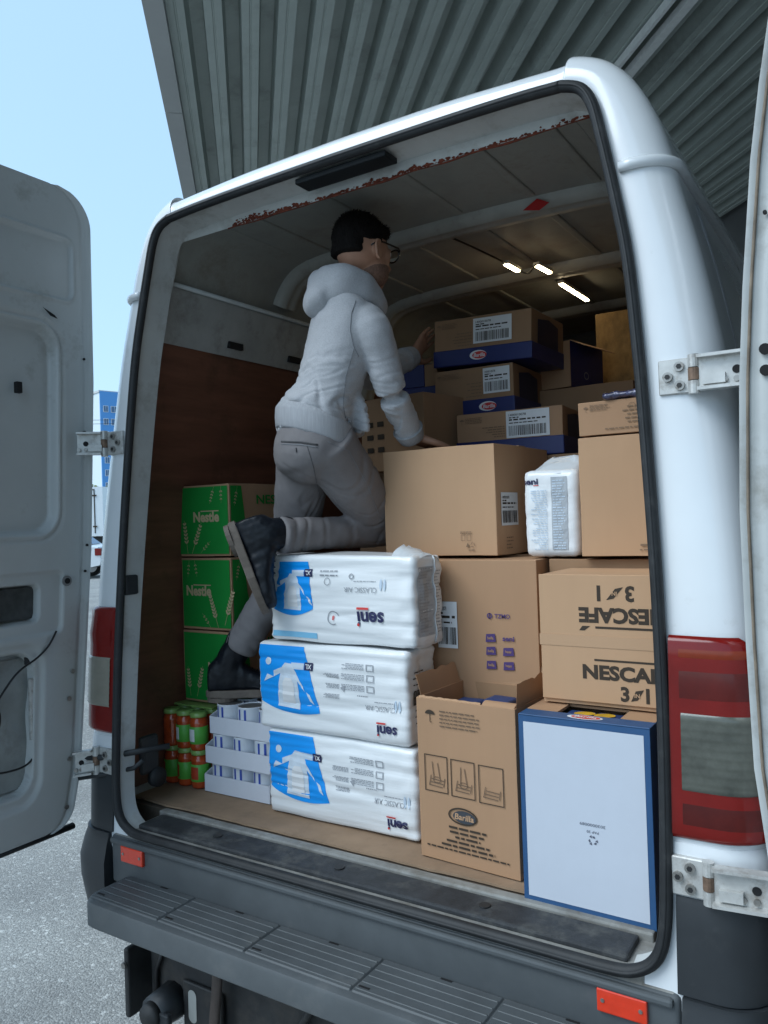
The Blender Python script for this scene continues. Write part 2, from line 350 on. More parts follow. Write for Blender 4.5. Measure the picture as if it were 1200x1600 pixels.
# ================================================================== SETTING
GZ = -0.10
def ground_material():
    m = bpy.data.materials.new('worn_asphalt'); m.use_nodes = True; nt = m.node_tree; N = nt.nodes; L = nt.links; p = N['Principled BSDF']
    tc = N.new('ShaderNodeTexCoord')
    v = N.new('ShaderNodeTexVoronoi'); v.inputs['Scale'].default_value = 150; L.new(tc.outputs['Object'], v.inputs['Vector'])
    v2 = N.new('ShaderNodeTexVoronoi'); v2.inputs['Scale'].default_value = 75; L.new(tc.outputs['Object'], v2.inputs['Vector'])
    rp = N.new('ShaderNodeValToRGB'); e = rp.color_ramp.elements; e[0].position = 0; e[0].color = (.20, .20, .195, 1); e[1].position = 1; e[1].color = (.55, .55, .53, 1)
    e.new(.45).color = (.28, .28, .27, 1); e.new(.8).color = (.36, .36, .345, 1)
    L.new(v.outputs['Color'], rp.inputs[0])
    rp2 = N.new('ShaderNodeValToRGB'); e = rp2.color_ramp.elements; e[0].position = .84; e[0].color = (0, 0, 0, 1); e[1].position = .89; e[1].color = (.75, .75, .75, 1)
    L.new(v2.outputs['Color'], rp2.inputs[0])
    n = N.new('ShaderNodeTexNoise'); n.inputs['Scale'].default_value = 1.3; n.inputs['Detail'].default_value = 6; L.new(tc.outputs['Object'], n.inputs['Vector'])
    rp3 = N.new('ShaderNodeValToRGB'); e = rp3.color_ramp.elements; e[0].position = .3; e[0].color = (.75, .75, .75, 1); e[1].position = .7; e[1].color = (1.12, 1.12, 1.1, 1); L.new(n.outputs['Fac'], rp3.inputs[0])
    mx = N.new('ShaderNodeMix'); mx.data_type = 'RGBA'; L.new(rp2.outputs[0], mx.inputs[0]); L.new(rp.outputs[0], mx.inputs[6]); mx.inputs[7].default_value = (.56, .56, .54, 1)
    mu = N.new('ShaderNodeMix'); mu.data_type = 'RGBA'; mu.blend_type = 'MULTIPLY'; mu.inputs[0].default_value = 1; L.new(mx.outputs[2], mu.inputs[6]); L.new(rp3.outputs[0], mu.inputs[7])
    L.new(mu.outputs[2], p.inputs['Base Color']); p.inputs['Roughness'].default_value = .85
    b = N.new('ShaderNodeBump'); b.inputs['Strength'].default_value = .55; b.inputs['Distance'].default_value = .005; L.new(v.outputs['Distance'], b.inputs['Height']); b.invert = True
    L.new(b.outputs[0], p.inputs['Normal']); return m
g = MB().box(-400, 400, -400, 400, GZ-.5, GZ).build('ground', ground_material()); g['kind'] = 'structure'; g['label'] = 'pale worn asphalt yard with bright stone chips'

# canopy: ribs run along A, B points in under the roof from its free edge
A = Vector((-.671, .741, 0)).normalized(); B = Vector((A.y, -A.x, 0)); CZ = 4.6; E0 = Vector((-2.34, 1.73, CZ))
can = thing('canopy_roof', 'grey ribbed steel canopy roof overhanging the white van', 'canopy', E0)
PIT = .224
prof = [(0, 0), (.046, 0), (.050, .007), (.058, .007), (.062, 0), (.108, 0), (.124, .15), (.208, .15)]
for k in range(8):
    pts = []
    for j in range(5):
        for b_, z_ in prof: pts.append((b_+PIT*(j+5*k), z_))
    pts.append((PIT*5*(k+1)+(.03 if k < 7 else 0), -.001*(k % 2)-.0012))
    rings = [[A*s_+B*b_+Vector((0, 0, z_+.0015*(k % 2))) for b_, z_ in pts] for s_ in (-25, -7, 0, 5, 12, 20)]
    MB().loft(rings, False).build('roof_sheet', CANOPY_L, can)
for k, (a0, a1) in enumerate(((-25, -16.01), (-16, -7.01), (-7, -3.01), (-3, 1.19), (1.2, 5.19), (5.2, 9.19), (9.2, 13.2), (13.21, 20))):
    mb = MB()
    for s0, s1, b0_, b1_, z0_, z1_ in ((a0, a1, -.125, -.002, -.055, .24),):
        P = [A*s+B*b+Vector((0, 0, z)) for z in (z0_, z1_) for s, b in ((s0, b0_), (s1, b0_), (s1, b1_), (s0, b1_))]
        mb.add(P, [(0, 3, 2, 1), (4, 5, 6, 7), (0, 1, 5, 4), (1, 2, 6, 5), (2, 3, 7, 6), (3, 0, 4, 7)])
    mb.build('fascia_board', FASCIA, can)
def abox(mb, s0, s1, b0_, b1_, z0_, z1_):
    P = [A*s+B*b+Vector((0, 0, z)) for z in (z0_, z1_) for s, b in ((s0, b0_), (s1, b0_), (s1, b1_), (s0, b1_))]
    return mb.add(P, [(0, 3, 2, 1), (4, 5, 6, 7), (0, 1, 5, 4), (1, 2, 6, 5), (2, 3, 7, 6), (3, 0, 4, 7)])
abox(MB(), -25, 20, 2.99, 3.015, -.07, -.012).build('cable_tray', BEAMW, can)
abox(MB(), -25, 20, 3.10, 3.16, -.06, -.012).build('cable_tray', BEAMW, can)
abox(MB(), -25, 20, 0, 8.4, .16, .34).build('roof_deck', mat('roof_deck', (.12, .12, .12), .8), can)
ww = abox(MB(), -25, 22, 5.6, 5.9, GZ-CZ, .9).build('unseen_shade_wall', mat('shade_wall_grey', (.085, .09, .09), .6, var=.15, vscale=2)); ww.location = E0  # unseen wall, added to keep light off the van's right side
tag(ww, 'unseen dark wall added to shade the right side of the van', 'wall')

# far things seen through the gap between the door and the van --------------------------------
def rayp(px, py, t): return CAM_POS+(f_+r_*((px-600)/FOC)-u_*((py-800)/FOC))*t
rg = Vector((math.cos(YAW), math.sin(YAW), 0)); fw = Vector((-math.sin(YAW), math.cos(YAW), 0))
def slab(mb, o, e1, e2, a0, a1, b0_, b1_, z0, z1):
    P = [o+e1*a+e2*b+Vector((0, 0, z)) for z in (z0, z1) for a, b in ((a0, b0_), (a1, b0_), (a1, b1_), (a0, b1_))]
    return mb.add(P, [(0, 3, 2, 1), (4, 5, 6, 7), (0, 1, 5, 4), (1, 2, 6, 5), (2, 3, 7, 6), (3, 0, 4, 7)])
c0 = rayp(155, 613, 180); topz = c0.z; c0 = Vector((c0.x, c0.y, 0))
e1 = (rg*.72+fw*.69).normalized(); e2 = (rg*-.69+fw*.72).normalized(); H_ = topz-GZ
bl = thing('apartment_building', 'tall white and blue apartment block far behind the open door', 'building', (c0.x, c0.y, GZ))
slab(MB(), Vector(), e1, e2, .0, 22, 0, 14, 0, H_).build('wall', mat('pale_render', (.62, .70, .74), .8, var=.03), bl)
BW = mat('blue_render', (.10, .30, .62), .8, var=.05)
slab(MB(), Vector(), e1, e2, .02, 6.2, -.25, -.004, 0, H_+.3).build('blue_wall', BW, bl)
slab(MB(), Vector(), e1, e2, 6.4, 21.9, -.25, -.004, 0, H_-1.0).build('blue_wall', BW, bl)
slab(MB(), Vector(), e1, e2, -.2, 22.2, -.2, 14.2, H_+.002, H_+.5).build('parapet', mat('parapet', (.5, .52, .52), .8), bl)
WF = mat('window_frame_white', (.7, .72, .72), .5); PN = mat('window_glass', (.06, .13, .24), .08)
for fl in range(10):
    for a0, a1 in ((.7, 1.9), (2.5, 4.3), (5.0, 5.9), (7.5, 9.5), (11, 13), (15, 17)):
        z0 = H_-3.0-2.95*fl
        if z0 < 1: continue
        w_ = slab(MB(), Vector(), e1, e2, a0, a1, -.34, -.255, z0-1.5, z0).build('window', WF, bl)
        slab(MB(), Vector(), e1, e2, a0+.12, (a0+a1)/2-.06, -.40, -.345, z0-1.4, z0-.1).build('pane', PN, w_)
        slab(MB(), Vector(), e1, e2, (a0+a1)/2+.06, a1-.12, -.40, -.345, z0-1.4, z0-.1).build('pane', PN, w_)
for yy, lab in ((657, 'upper thin overhead wire crossing in front of the apartment block'), (663, 'lower thin overhead wire crossing in front of the apartment block')):
    a = rayp(100, yy, 110); b = rayp(240, yy-4, 110)
    tag(MB().tube([a, (a+b)/2-Vector((0, 0, .1)), b], .03, 5).build('overhead_wire', WIRE), lab, 'wire')
# tree
tp = rayp(150, 800, 62); tb = Vector((tp.x, tp.y, GZ))
tr = thing('tree', 'small yellow green tree behind the white truck', 'tree', tb)
tm = MB().tube([(0, 0, 0), (.1, .05, 1.2), (.05, .1, 2.4), (.2, 0, 3.6)], lambda t: .16*(1-.7*t), 8)
for k in range(7):
    a = k*2.4; tm.tube([(.08, .05, 1.6+.2*k), (.08+.7*math.cos(a), .05+.7*math.sin(a), 2.3+.25*k), (1.2*math.cos(a), 1.2*math.sin(a), 2.9+.25*k)], lambda t: .06*(1-.8*t), 6)
tm.build('trunk', mat('bark', (.10, .075, .05), .9), tr, True)
cm = MB(); rnd = random.Random(3)
for k in range(2600):
    th, ph = rnd.uniform(0, 6.28), math.acos(rnd.uniform(-1, 1)); q = Vector((math.sin(ph)*math.cos(th), math.sin(ph)*math.sin(th), math.cos(ph)))
    rr = rnd.uniform(.35, 1)**.5*(1+.35*noise.noise(q*2.2)); c_ = Vector((q.x*1.7, q.y*1.7, 3.5+q.z*1.35))*1; c_ = Vector((0, 0, 3.5))+(c_-Vector((0, 0, 3.5)))*rr
    a = Vector((rnd.uniform(-1, 1), rnd.uniform(-1, 1), rnd.uniform(-1, 1))).normalized()*.13; b = a.cross(Vector((rnd.uniform(-1, 1), rnd.uniform(-1, 1), rnd.uniform(-1, 1)))).normalized()*.09
    cm.add([c_-a, c_+b, c_+a, c_-b], [(0, 1, 2, 3)])
cm.build('crown', mat('spring_leaves', (.22, .24, .045), .6, var=.4, vscale=2), tr)
# truck
kp = rayp(161, 800, 33); ko = Vector((kp.x, kp.y, GZ)); tk = thing('box_truck', 'white box truck parked beyond the open door', 'truck', ko)
VW = mat('vehicle_white', (.68, .72, .74), .35, var=.02, coat=.3)
slab(MB(), Vector(), rg, fw, -6.2, 0, 0, 2.3, 1.22, 3.30).build('cargo_box', VW, tk)
slab(MB(), Vector(), rg, fw, -.37, -.33, -.02, -.002, 1.35, 3.2).build('door_seal', INK, tk)
slab(MB(), Vector(), rg, fw, -1.9, -.37, -.02, -.003, 3.16, 3.2).build('door_seal', INK, tk)
for z in (1.6, 2.9): slab(MB(), Vector(), rg, fw, -.42, -.25, -.05, -.022, z, z+.06).build('hinge', INK, tk)
slab(MB(), Vector(), rg, fw, -6.0, -.1, .3, 2.0, .75, 1.19).build('chassis', DARKM, tk)
slab(MB(), Vector(), rg, fw, -8.2, -6.3, .1, 2.2, .55, 2.6).build('cab', VW, tk)
slab(MB(), Vector(), rg, fw, -8.0, -6.8, .06, .098, 1.6, 2.3).build('cab_window', PN, tk)
for a in (-1.4, -7.2):
    for b in (.25, 2.0): MB().cyl(rg*a+fw*(b-.12)+Vector((0, 0, .45)), rg*a+fw*(b+.12)+Vector((0, 0, .45)), .45, 20).build('wheel', DARKM, tk)
# car: rear end to the right
kp = rayp(157, 880, 24.3); ko = Vector((kp.x, kp.y, GZ)); ck = thing('parked_car', 'white parked car with red tail lamp beyond the open door', 'car', ko)
prof_c = [(0, .42), (.03, .55), (.02, .78), (-.06, .98), (-.5, 1.04), (-1.0, 1.42), (-1.4, 1.50), (-2.2, 1.50), (-2.9, 1.10), (-3.9, .98), (-4.25, .75), (-4.25, .35), (-3.6, .30), (-.6, .30)]
mb = MB(); rings = []
for b, kx, kz in ((0, .985, .97), (.08, 1, 1), (1.6, 1, 1), (1.7, .985, .97)): rings.append([rg*(x*kx-.02)+fw*b+Vector((0, 0, .3+(z-.3)*kz)) for x, z in prof_c])
mb.loft(rings, True, True); smooth_by_angle(mb.build('body', VW, ck), 30)
mb = MB(); mb.add([rg*x+fw*(-.006)+Vector((0, 0, z)) for x, z in ((-1.02, 1.07), (-1.2, 1.38), (-2.15, 1.42), (-2.75, 1.08))], [(0, 1, 2, 3)]); mb.build('side_window', PN, ck)
mb = MB(); mb.add([rg*x+fw*b+Vector((0, 0, z)) for b in (.2, 1.5) for x, z in ((-.50, 1.065), (-.96, 1.415))], [(0, 1, 3, 2)]); mb.build('rear_window', PN, ck)
for b in (-.02, 1.45): slab(MB(), Vector(), rg, fw, -.16, .035, b, b+.27, .72, .94).build('tail_lamp', RED, ck)
slab(MB(), Vector(), rg, fw, -.25, .06, .02, 1.68, .42, .60).build('rear_bumper', VW, ck)
for a in (-.85, -3.45):
    for b in (.08, 1.62):
        w_ = MB().cyl(rg*a+fw*(b-.1)+Vector((0, 0, .31)), rg*a+fw*(b+.1)+Vector((0, 0, .31)), .31, 20).build('wheel', DARKM, ck)
        MB().cyl(rg*a+fw*(b-.115)+Vector((0, 0, .31)), rg*a+fw*(b+.115)+Vector((0, 0, .31)), .19, 16).build('rim', TIN, w_)

# ================================================================== VAN
van = thing('delivery_van', 'white high roof delivery van with its rear doors open, loaded with goods', 'van', (0, 2.0, GZ))
def vb(mb, name, m, parent=None, smooth=False): return mb.build(name, m, parent or van, smooth, world=True)
def lean(z): return .0642*(z-.6)
TS = [(.66, .600), (.72, .606), (.765, .635), (.785, .69), (.791, .80), (.792, 1.0), (.790, 1.15), (.783, 1.37), (.771, 1.6), (.758, 1.8), (.740, 2.0), (.716, 2.14), (.690, 2.27), (.672, 2.345), (.647, 2.386), (.606, 2.404), (.598, 2.4045), (.5, 2.410), (.3, 2.414), (0, 2.416)]
TO = [(.80, .50), (.88, .50), (.935, .53), (.962, .62), (.968, .78), (.970, .98), (.968, 1.15), (.957, 1.37), (.935, 1.6), (.906, 1.8), (.868, 2.0), (.834, 2.14), (.800, 2.28), (.752, 2.388), (.694, 2.455), (.622, 2.490), (.610, 2.471), (.5, 2.475), (.3, 2.486), (0, 2.490)]
TI = [(.88, .60), (.90, .61), (.915, .65), (.922, .70), (.925, .8), (.926, 1.0), (.923, 1.15), (.912, 1.37), (.892, 1.6), (.865, 1.8), (.828, 2.0), (.79, 2.14), (.748, 2.26), (.70, 2.35), (.64, 2.405), (.57, 2.428), (.56, 2.429), (.47, 2.438), (.3, 2.444), (0, 2.448)]
def arch(T, sub=5):
    h = catmull([(x, 0, z) for x, z in T], sub)
    return [Vector((-p.x, 0, p.z)) for p in h]+[p.copy() for p in reversed(h[:-1])]
S_, O_, I_ = arch(TS), arch(TO), arch(TI); NA = len(S_)
def at_z(T, z, side):  # x of a table at height z
    zs = [b for a, b in T[3:15]]; xs = [a for a, b in T[3:15]]; return side*interp(z, zs, xs)
# outer shell: rear face, rounded corner, sides and roof in one skin
rings = []
def station(frac_fn):
    return [frac_fn(S_[i], O_[i], i) for i in range(NA)]
def rear_pt(k, nk=7):
    def fn(s, o, i):
        d = o-s; L = d.length; r = min(.095, L*.62); dn = d/L
        th = math.pi/2*k/nk
        q = s+dn*(L-r+r*math.sin(th)); return Vector((q.x, lean(q.z)+r*(1-math.cos(th)), q.z))
    return fn
rings.append([Vector((s.x, lean(s.z)+.004, s.z)) for s in S_])
rings.append([Vector((s.x, lean(s.z), s.z))+(o-s).normalized()*.006 for s, o in zip(S_, O_)])
for k in range(8): rings.append(station(rear_pt(k)))
for y in (.32, .6, 1.1, 1.7, 2.4, 3.2, 4.0): rings.append([Vector((o.x, y, o.z+(.012*min(1, (y-.2)/1.2) if o.z > 2.3 else 0))) for o in O_])
for y, sx, zt in ((4.5, .98, 2.3), (4.9, .94, 1.95), (5.35, .86, 1.4), (5.65, .76, 1.0)): rings.append([Vector((o.x*sx, y, .5+(o.z-.5)*(zt-.5)/2.0)) for o in O_])
mb = MB().loft(rings, False); last = len(mb.v)-NA; mb.f.append(tuple(range(last, last+NA)))
shell = vb(mb, 'body_shell', WHITE, smooth=True)
# reveal of the door opening and the flange that meets the lining
def rdep(z): return lerp(.050, .085, max(0, min(1, (z-.6)/1.5)))
def tw(z): return max(0.0, min(1.0, (z-2.20)/.16))
rv = [[Vector((s.x, lean(s.z)+.003, s.z)) for s in S_], [Vector((s.x*.998, lean(s.z)+rdep(s.z)*.4, s.z-(.003 if s.z > 2.3 else 0))) for s in S_],
      [Vector((s.x*.995, lean(s.z)+rdep(s.z), s.z-.012*tw(s.z))) for s in S_]]
o = vb(MB().loft(rv, False), 'door_frame', WHITE_IN, smooth=True)
def ye(z): return lerp(lean(z)+rdep(z)+.003, .207, tw(z))
hd = [rv[-1], [Vector((s.x*.995, ye(s.z)-.001, min(s.z, 2.372))) for s in S_], [lerp(Vector((s.x, ye(s.z)+.003, min(s.z, 2.375))), Vector((i.x, ye(s.z)+.003, i.z)), .5) for s, i in zip(S_, I_)], [Vector((i.x, ye(s.z)+.006, i.z)) for s, i in zip(S_, I_)]]
vb(MB().loft(hd, False), 'frame_flange', WHITE_IN)
lin = [[Vector((i.x, ye(s.z)+.005, i.z)) for s, i in zip(S_, I_)]]+[[Vector((i.x, y, i.z)) for i in I_] for y in (.5, .9, 1.4, 2.0, 2.62)]
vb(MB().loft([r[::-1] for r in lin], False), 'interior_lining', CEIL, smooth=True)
mb = MB(); mb.add([Vector((i.x, 2.6, i.z)) for i in I_], [tuple(range(NA))]); vb(mb, 'bulkhead', mat('bulkhead_grey', (.10, .10, .095), .7, var=.2))
# inward normals of the lining curve
IN = []
for k in range(NA):
    t = (I_[min(k+1, NA-1)]-I_[max(k-1, 0)]).normalized(); IN.append(Vector((t.z, 0, -t.x)))
def sweep_bow(y0, w, d, z_from, m, name='roof_bow'):
    ks = [k for k in range(NA) if I_[k].z > z_from]
    prof_ = [(-w, -.002), (-w*.95, d*.3), (-w*.62, d), (-w*.2, d*.92), (0, d*.80), (w*.2, d*.92), (w*.62, d), (w*.95, d*.3), (w, -.002)]
    rings = [[Vector((I_[k].x, y0+a, I_[k].z))+IN[k]*b for a, b in prof_] for k in ks]
    return vb(MB().loft(rings, False), name, m, smooth=True)
BOWM = mat('roof_bow_paint', (.34, .35, .325), .5, var=.12, vscale=9, dirt=(.16, .13, .10), damt=.25, dscale=8)
for y0 in (.775, 1.43, 2.1): sweep_bow(y0, .058, .034, 2.02 if y0 > 1 else 2.29, BOWM)
# plywood lining sheets and the white rail above them (left and right wall)
for side in (-1, 1):
    ks = [k for k in range(NA) if I_[k].x*side > .2 and .645 < I_[k].z < 2.095]
    n_ = 3
    for j in range(n_):
        y0, y1 = .225+j*.8, .225+(j+1)*.8-.004
        yy0 = lambda z, j=j, y0=y0: (ye(z)+.012 if j == 0 else y0)
        inner = [[Vector((I_[k].x, q, I_[k].z))+IN[k]*.012 for k in ks for q in [(yy0(I_[k].z) if a == 0 else ((y0+y1)/2 if a == 1 else y1))]] for a in range(3)]
        outer = [[Vector((I_[k].x, yy0(I_[k].z) if a == 0 else y1, I_[k].z))+IN[k]*.001 for k in ks] for a in range(2)]
        mb = MB().loft(inner, False); mb.loft([inner[0], outer[0]], False); mb.loft([inner[-1], outer[-1]], False)
        ends = [[inner[0][-1], inner[1][-1], inner[2][-1]], [outer[0][-1], lerp(outer[0][-1], outer[1][-1], .5), outer[1][-1]]]; mb.loft(ends, False)
        vb(mb, 'plywood_panel', PLY, smooth=False)
    ks = [k for k in range(NA) if I_[k].x*side > .2 and 2.085 < I_[k].z < 2.26]
    rings = []
    zs_ = [I_[k].z for k in ks]; zmid = sum(zs_)/len(zs_)
    for y in (.19, .9, 1.7, 2.6):
        rings.append([Vector((I_[ks[0]].x, y, I_[ks[0]].z))]+[Vector((I_[k].x, y, I_[k].z))+IN[k]*.022 for k in ks]+[Vector((I_[ks[-1]].x, y, I_[ks[-1]].z))])
    rail = vb(MB().loft(rings, False), 'side_rail', mat('grimy_rail_paint', (.36, .37, .36), .5, var=.15, vscale=6, dirt=(.14, .12, .10), damt=.34, dscale=8))
    xr = at_z(TI, 2.13, side); 
    for y0 in (.50, .83, 1.2):
        vb(MB().obox((xr-side*.018, y0+.05, 2.122), (.012, 0, 0), (0, .035, 0), (0, 0, .011)), 'rail_slot', BLACK, rail)
    xr = at_z(TI, 2.268, side)
    vb(MB().tube([(xr-side*.024, y, 2.258) for y in (.217, 1, 1.8, 2.58)], .008, 8), 'rail_lip', WHITE_IN, rail, True)
# ceiling pressings
for x0 in (-.46, -.2, .06, .30, .5):
    for y0, y1 in ((.25, .70), (.85, 1.36), (1.5, 2.03)):
        zc = interp(abs(x0), [0, .3, .47, .57], [2.448, 2.444, 2.438, 2.428])
        vb(MB().bbox(x0-.013, x0+.013, y0, y1, zc-.007, zc+.01, .004), 'ceiling_rib', CEIL)
# rust along the seam behind the header
mb = MB(); rnd = random.Random(11)
for k in range(1500):
    x = rnd.uniform(-.44, .65); near_ = noise.noise(Vector((x*4.2, 3.1, 0)))+.5*noise.noise(Vector((x*14, 1, 0)))
    if rnd.random() > .18+.9*max(0, near_): continue
    zz = 2.3725+abs(rnd.gauss(0, .0028))*(1+3*max(0, near_)); s0 = rnd.uniform(.0014, .0058)
    if zz > 2.392: continue
    c_ = Vector((x, .2010+(2.393-zz)/.021*.0040, zz)); n_ = 7
    mb.add([c_+Vector((s0*rnd.uniform(.6, 1.7)*math.cos(t), -.0004, s0*rnd.uniform(.5, 1)*math.sin(t))) for t in [6.283*q/n_ for q in range(n_)]], [tuple(range(n_))])
ru = vb(mb, 'rust_flakes', RUST); ru['kind'] = 'stuff'
vb(MB().tube([(x, .206+.002*math.sin(x*30), 2.370+.001*math.sin(x*41)) for x in [-.46+.02*i for i in range(56)]], lambda t: .0012+.0035*max(0, noise.noise(Vector((t*9, 2, 0)))+.25), 6), 'rust_seam', RUST)
# header latch cover, warning sticker
vb(MB().bbox(-.135, .150, .118, .178, 2.388, 2.403, .003), 'latch_cover', mat('latch_black', (.006, .009, .011), .55, var=.3, spec=.25))
mb = MB(); mb.add([(.266, .7142, 2.409), (.318, .7142, 2.397), (.350, .7142, 2.413), (.312, .7142, 2.434)], [(0, 1, 2, 3)]); vb(mb, 'warning_sticker', mat('red_sticker', (.45, .015, .015), .5))
# strip lamps and their cable
for (x0, y0, x1, y1) in ((.026, 1.13, .03, 1.24), (.11, 1.216, .118, 1.338), (.101, 1.495, .106, 1.816)):
    zc = 2.408; d = Vector((x1-x0, y1-y0, 0)); Ld = d.length; d.normalize(); sd2 = Vector((d.y, -d.x, 0))
    c_ = Vector(((x0+x1)/2, (y0+y1)/2, zc)); hs = vb(MB().obox(c_, d*Ld/2, sd2*.012, (0, 0, .006)), 'strip_light', mat('lamp_housing', (.6, .58, .5), .4))
    vb(MB().obox(c_-Vector((0, 0, .0085)), d*(Ld/2-.004), sd2*.0075, (0, 0, .0025)), 'diffuser', LED, hs)
vb(MB().tube(catmull([(-.05, .84, 2.435), (-.02, .95, 2.425), (.02, 1.06, 2.405), (.027, 1.13, 2.404)], 5), .0035, 6), 'lamp_cable', WIRE, None, True)
vb(MB().tube(catmull([(.03, 1.24, 2.404), (.06, 1.26, 2.392), (.09, 1.23, 2.398), (.11, 1.216, 2.404)], 5), .0035, 6), 'lamp_cable', WIRE, None, True)
# floor, sill, mat
vb(MB().box(-.915, .915, .135, 2.6, .56, .618), 'cargo_floor', FLOORM)
vb(MB().bbox(-.745, .745, -.004, .139, .572, .606, .006), 'sill', SILL)
vb(MB().bbox(-.735, .735, .110, .140, .59, .624, .004), 'sill_lip', SILL)
mb = MB().bbox(-.715, .708, .014, .106, .603, .619, .005)
mt = vb(mb, 'sill_mat', MATT)
for x0 in (-.44, -.02, .38): vb(MB().cyl((x0, .06, .6195), (x0, .06, .6225), .013, 14), 'mat_hole', DARKM, mt)
# bottom seal run + whole seal loop
path = [Vector((s.x, lean(s.z)-.010, s.z)) for s in S_]
bot = [Vector((lerp(.66, -.66, i/24), lean(.6)-.010, .600)) for i in range(1, 24)]
loop = path+bot
vb(MB().tube(loop, lambda t: (.0125, .013), 10, closed=True, flat=(0, -1, 0)), 'door_seal', RUBBER, None, True)
vb(MB().tube([p+Vector((0, -.011, 0)) for p in loop], .0042, 6, closed=True, flat=(0, -1, 0)), 'seal_lip', RUBBER, None, True)
vb(MB().bbox(-.80, .80, -.006, .10, .555, .584, .004), 'rear_crossmember', SILL)
# rain gutter round the rear corners
for side in (-1, 1):
    ks = sorted([k for k in range(NA) if O_[k].x*side > 0], key=lambda k: abs(O_[k].z-2.205)); k0 = ks[0]
    pth = [rings_[k0]+(Vector((side*.006, -.004, 0))) for rings_ in []]
    st = []
    for k in range(0, 8): st.append(station(rear_pt(k))[k0])
    P = [Vector((S_[k0].x+side*.02, lean(S_[k0].z)-.006, S_[k0].z+.0))]+[p+Vector((side*.006*(i/7), -.006*(1-i/7), 0)) for i, p in enumerate(st)]+[Vector((O_[k0].x+side*.006, y, O_[k0].z)) for y in (.3, .8, 1.6, 2.6, 4.0)]
    vb(MB().tube(P, (.011, .012), 10), 'rain_gutter', WHITE, None, True)
    zz = [2.17-.05*i for i in range(28)]
    vb(MB().tube([(at_z(TO, z, side)+side*.0005, .335, z) for z in zz], (.004, .004), 6), 'body_seam', mat('seam_grey', (.25, .26, .27), .5), None, True)
    vb(MB().tube([(at_z(TO, z, side)+side*.001, .56, z) for z in zz[6:]], (.006, .006), 6), 'body_seam', WHITE, None, True)
# plan curve around a rear corner at height z, offset outward
def corner_curve(z, off, x_from, y_to, n=8, r=.095):
    w = abs(at_z(TO, max(z, .63), 1))+off; y0 = lean(z)-off; P = [(x_from, y0), (lerp(x_from, w-r, .5), y0)]
    for k in range(n+1):
        t = math.pi/2*k/n; P.append((w-r+r*math.sin(t), y0+r*(1-math.cos(t))))
    P += [(w, lerp(y0+r, y_to, .5)), (w, y_to)]
    return P
def corner_part(name, m, side, zs, off, x_from, y_to, parent=None, close=True, smooth=True):
    rows = []
    for z in zs:
        o_ = off(z) if callable(off) else off
        rows.append([Vector((side*x, y, z)) for x, y in corner_curve(z, o_, x_from, y_to)])
    mb = MB()
    if close:
        top = [Vector((side*x, y, zs[-1]+.0)) for x, y in corner_curve(zs[-1], -.03, x_from, y_to)]
        bt = [Vector((side*x, y, zs[0])) for x, y in corner_curve(zs[0], -.03, x_from, y_to)]
        rows = [bt]+rows+[top]
        mb.loft(rows, False); mb.loft([[r[0] for r in rows], [Vector((r[0].x, r[0].y+.05, r[0].z)) for r in rows]], False)
    else: mb.loft(rows, False)
    o = vb(mb, name, m, parent); return smooth_by_angle(o, 40) if smooth else o
for side in (-1, 1):
    corner_part('bumper_corner_upper', BUMPER_DK, side, [.586, .60, .70, .752, .764], lambda z: .006 if z < .755 else .002, .806, .75)
    corner_part('bumper_corner_lower', BUMPER_DK, side, [.36, .40, .44, .50, .55, .574, .583], lambda z: .03-.02*abs(z-.48)/.12 if z < .57 else .012, .815, .75)
    # tail lamp wraps the corner: whole red body, then proud segments
    lamp = None
    def zt(i, n): return interp(i/n, [0, .45, .6, .75, 1], [1.250, 1.248, 1.215, 1.12, 1.0])
    ncol = len(corner_curve(1, .012, .802, .24))
    rows = []
    for v in [0, .012, .03]+[.1*i for i in range(1, 10)]+[.97, .988, 1]:
        edge = .004 if v in (0, 1) else (.010 if v in (.012, .988) else .013)
        row = []
        for i in range(ncol):
            z = lerp(.872, zt(i, ncol-1), v); x, y = corner_curve(z, edge, .803, .24)[i]; row.append(Vector((side*x, y, z)))
        rows.append(row)
    mb = MB().loft(rows, False)
    for col_ in (0, -1): mb.loft([[r[col_] for r in rows], [Vector((r[col_].x, r[col_].y+.02, r[col_].z)) if col_ == 0 else Vector((r[col_].x-side*.02, r[col_].y, r[col_].z)) for r in rows]], False)
    lamp = smooth_by_angle(vb(mb, 'tail_lamp', RED), 50)
    def seg(name, m, za, zb, x_from, y_to, off, ribs=0):
        rows = []; nz = max(2, ribs*3)
        for j in range(nz+1):
            z = lerp(za, zb, j/nz); o_ = off+(.0005*math.sin(j*2.1) if ribs else 0)
            if j in (0, nz): o_ = off-.004
            rows.append([Vector((side*x, y, z)) for x, y in corner_curve(z, o_, x_from, y_to)])
        return vb(MB().loft(rows, False), name, m, lamp, True)
    if side > 0:
        seg('brake_lens', REDDK, 1.118, 1.200, .822, .12, .0155)
        seg('indicator_lens', AMBER, 1.203, 1.232, .822, .10, .0152)
        seg('reverse_lens', CLEAR, .962, 1.108, .824, .15, .0158, 9)
        seg('fog_lens', REDDK, .885, .955, .824, .12, .0152)
    else:
        seg('reverse_lens', CREAM, .95, 1.10, .822, .12, .0158, 9)
        seg('brake_lens', RED, 1.11, 1.225, .822, .12, .0155)
    # small white ledge under the lamp
    corner_part('lamp_ledge', WHITE, side, [.772, .80, .846, .862], lambda z: .004 if .78 < z < .86 else .001, .803, .3)
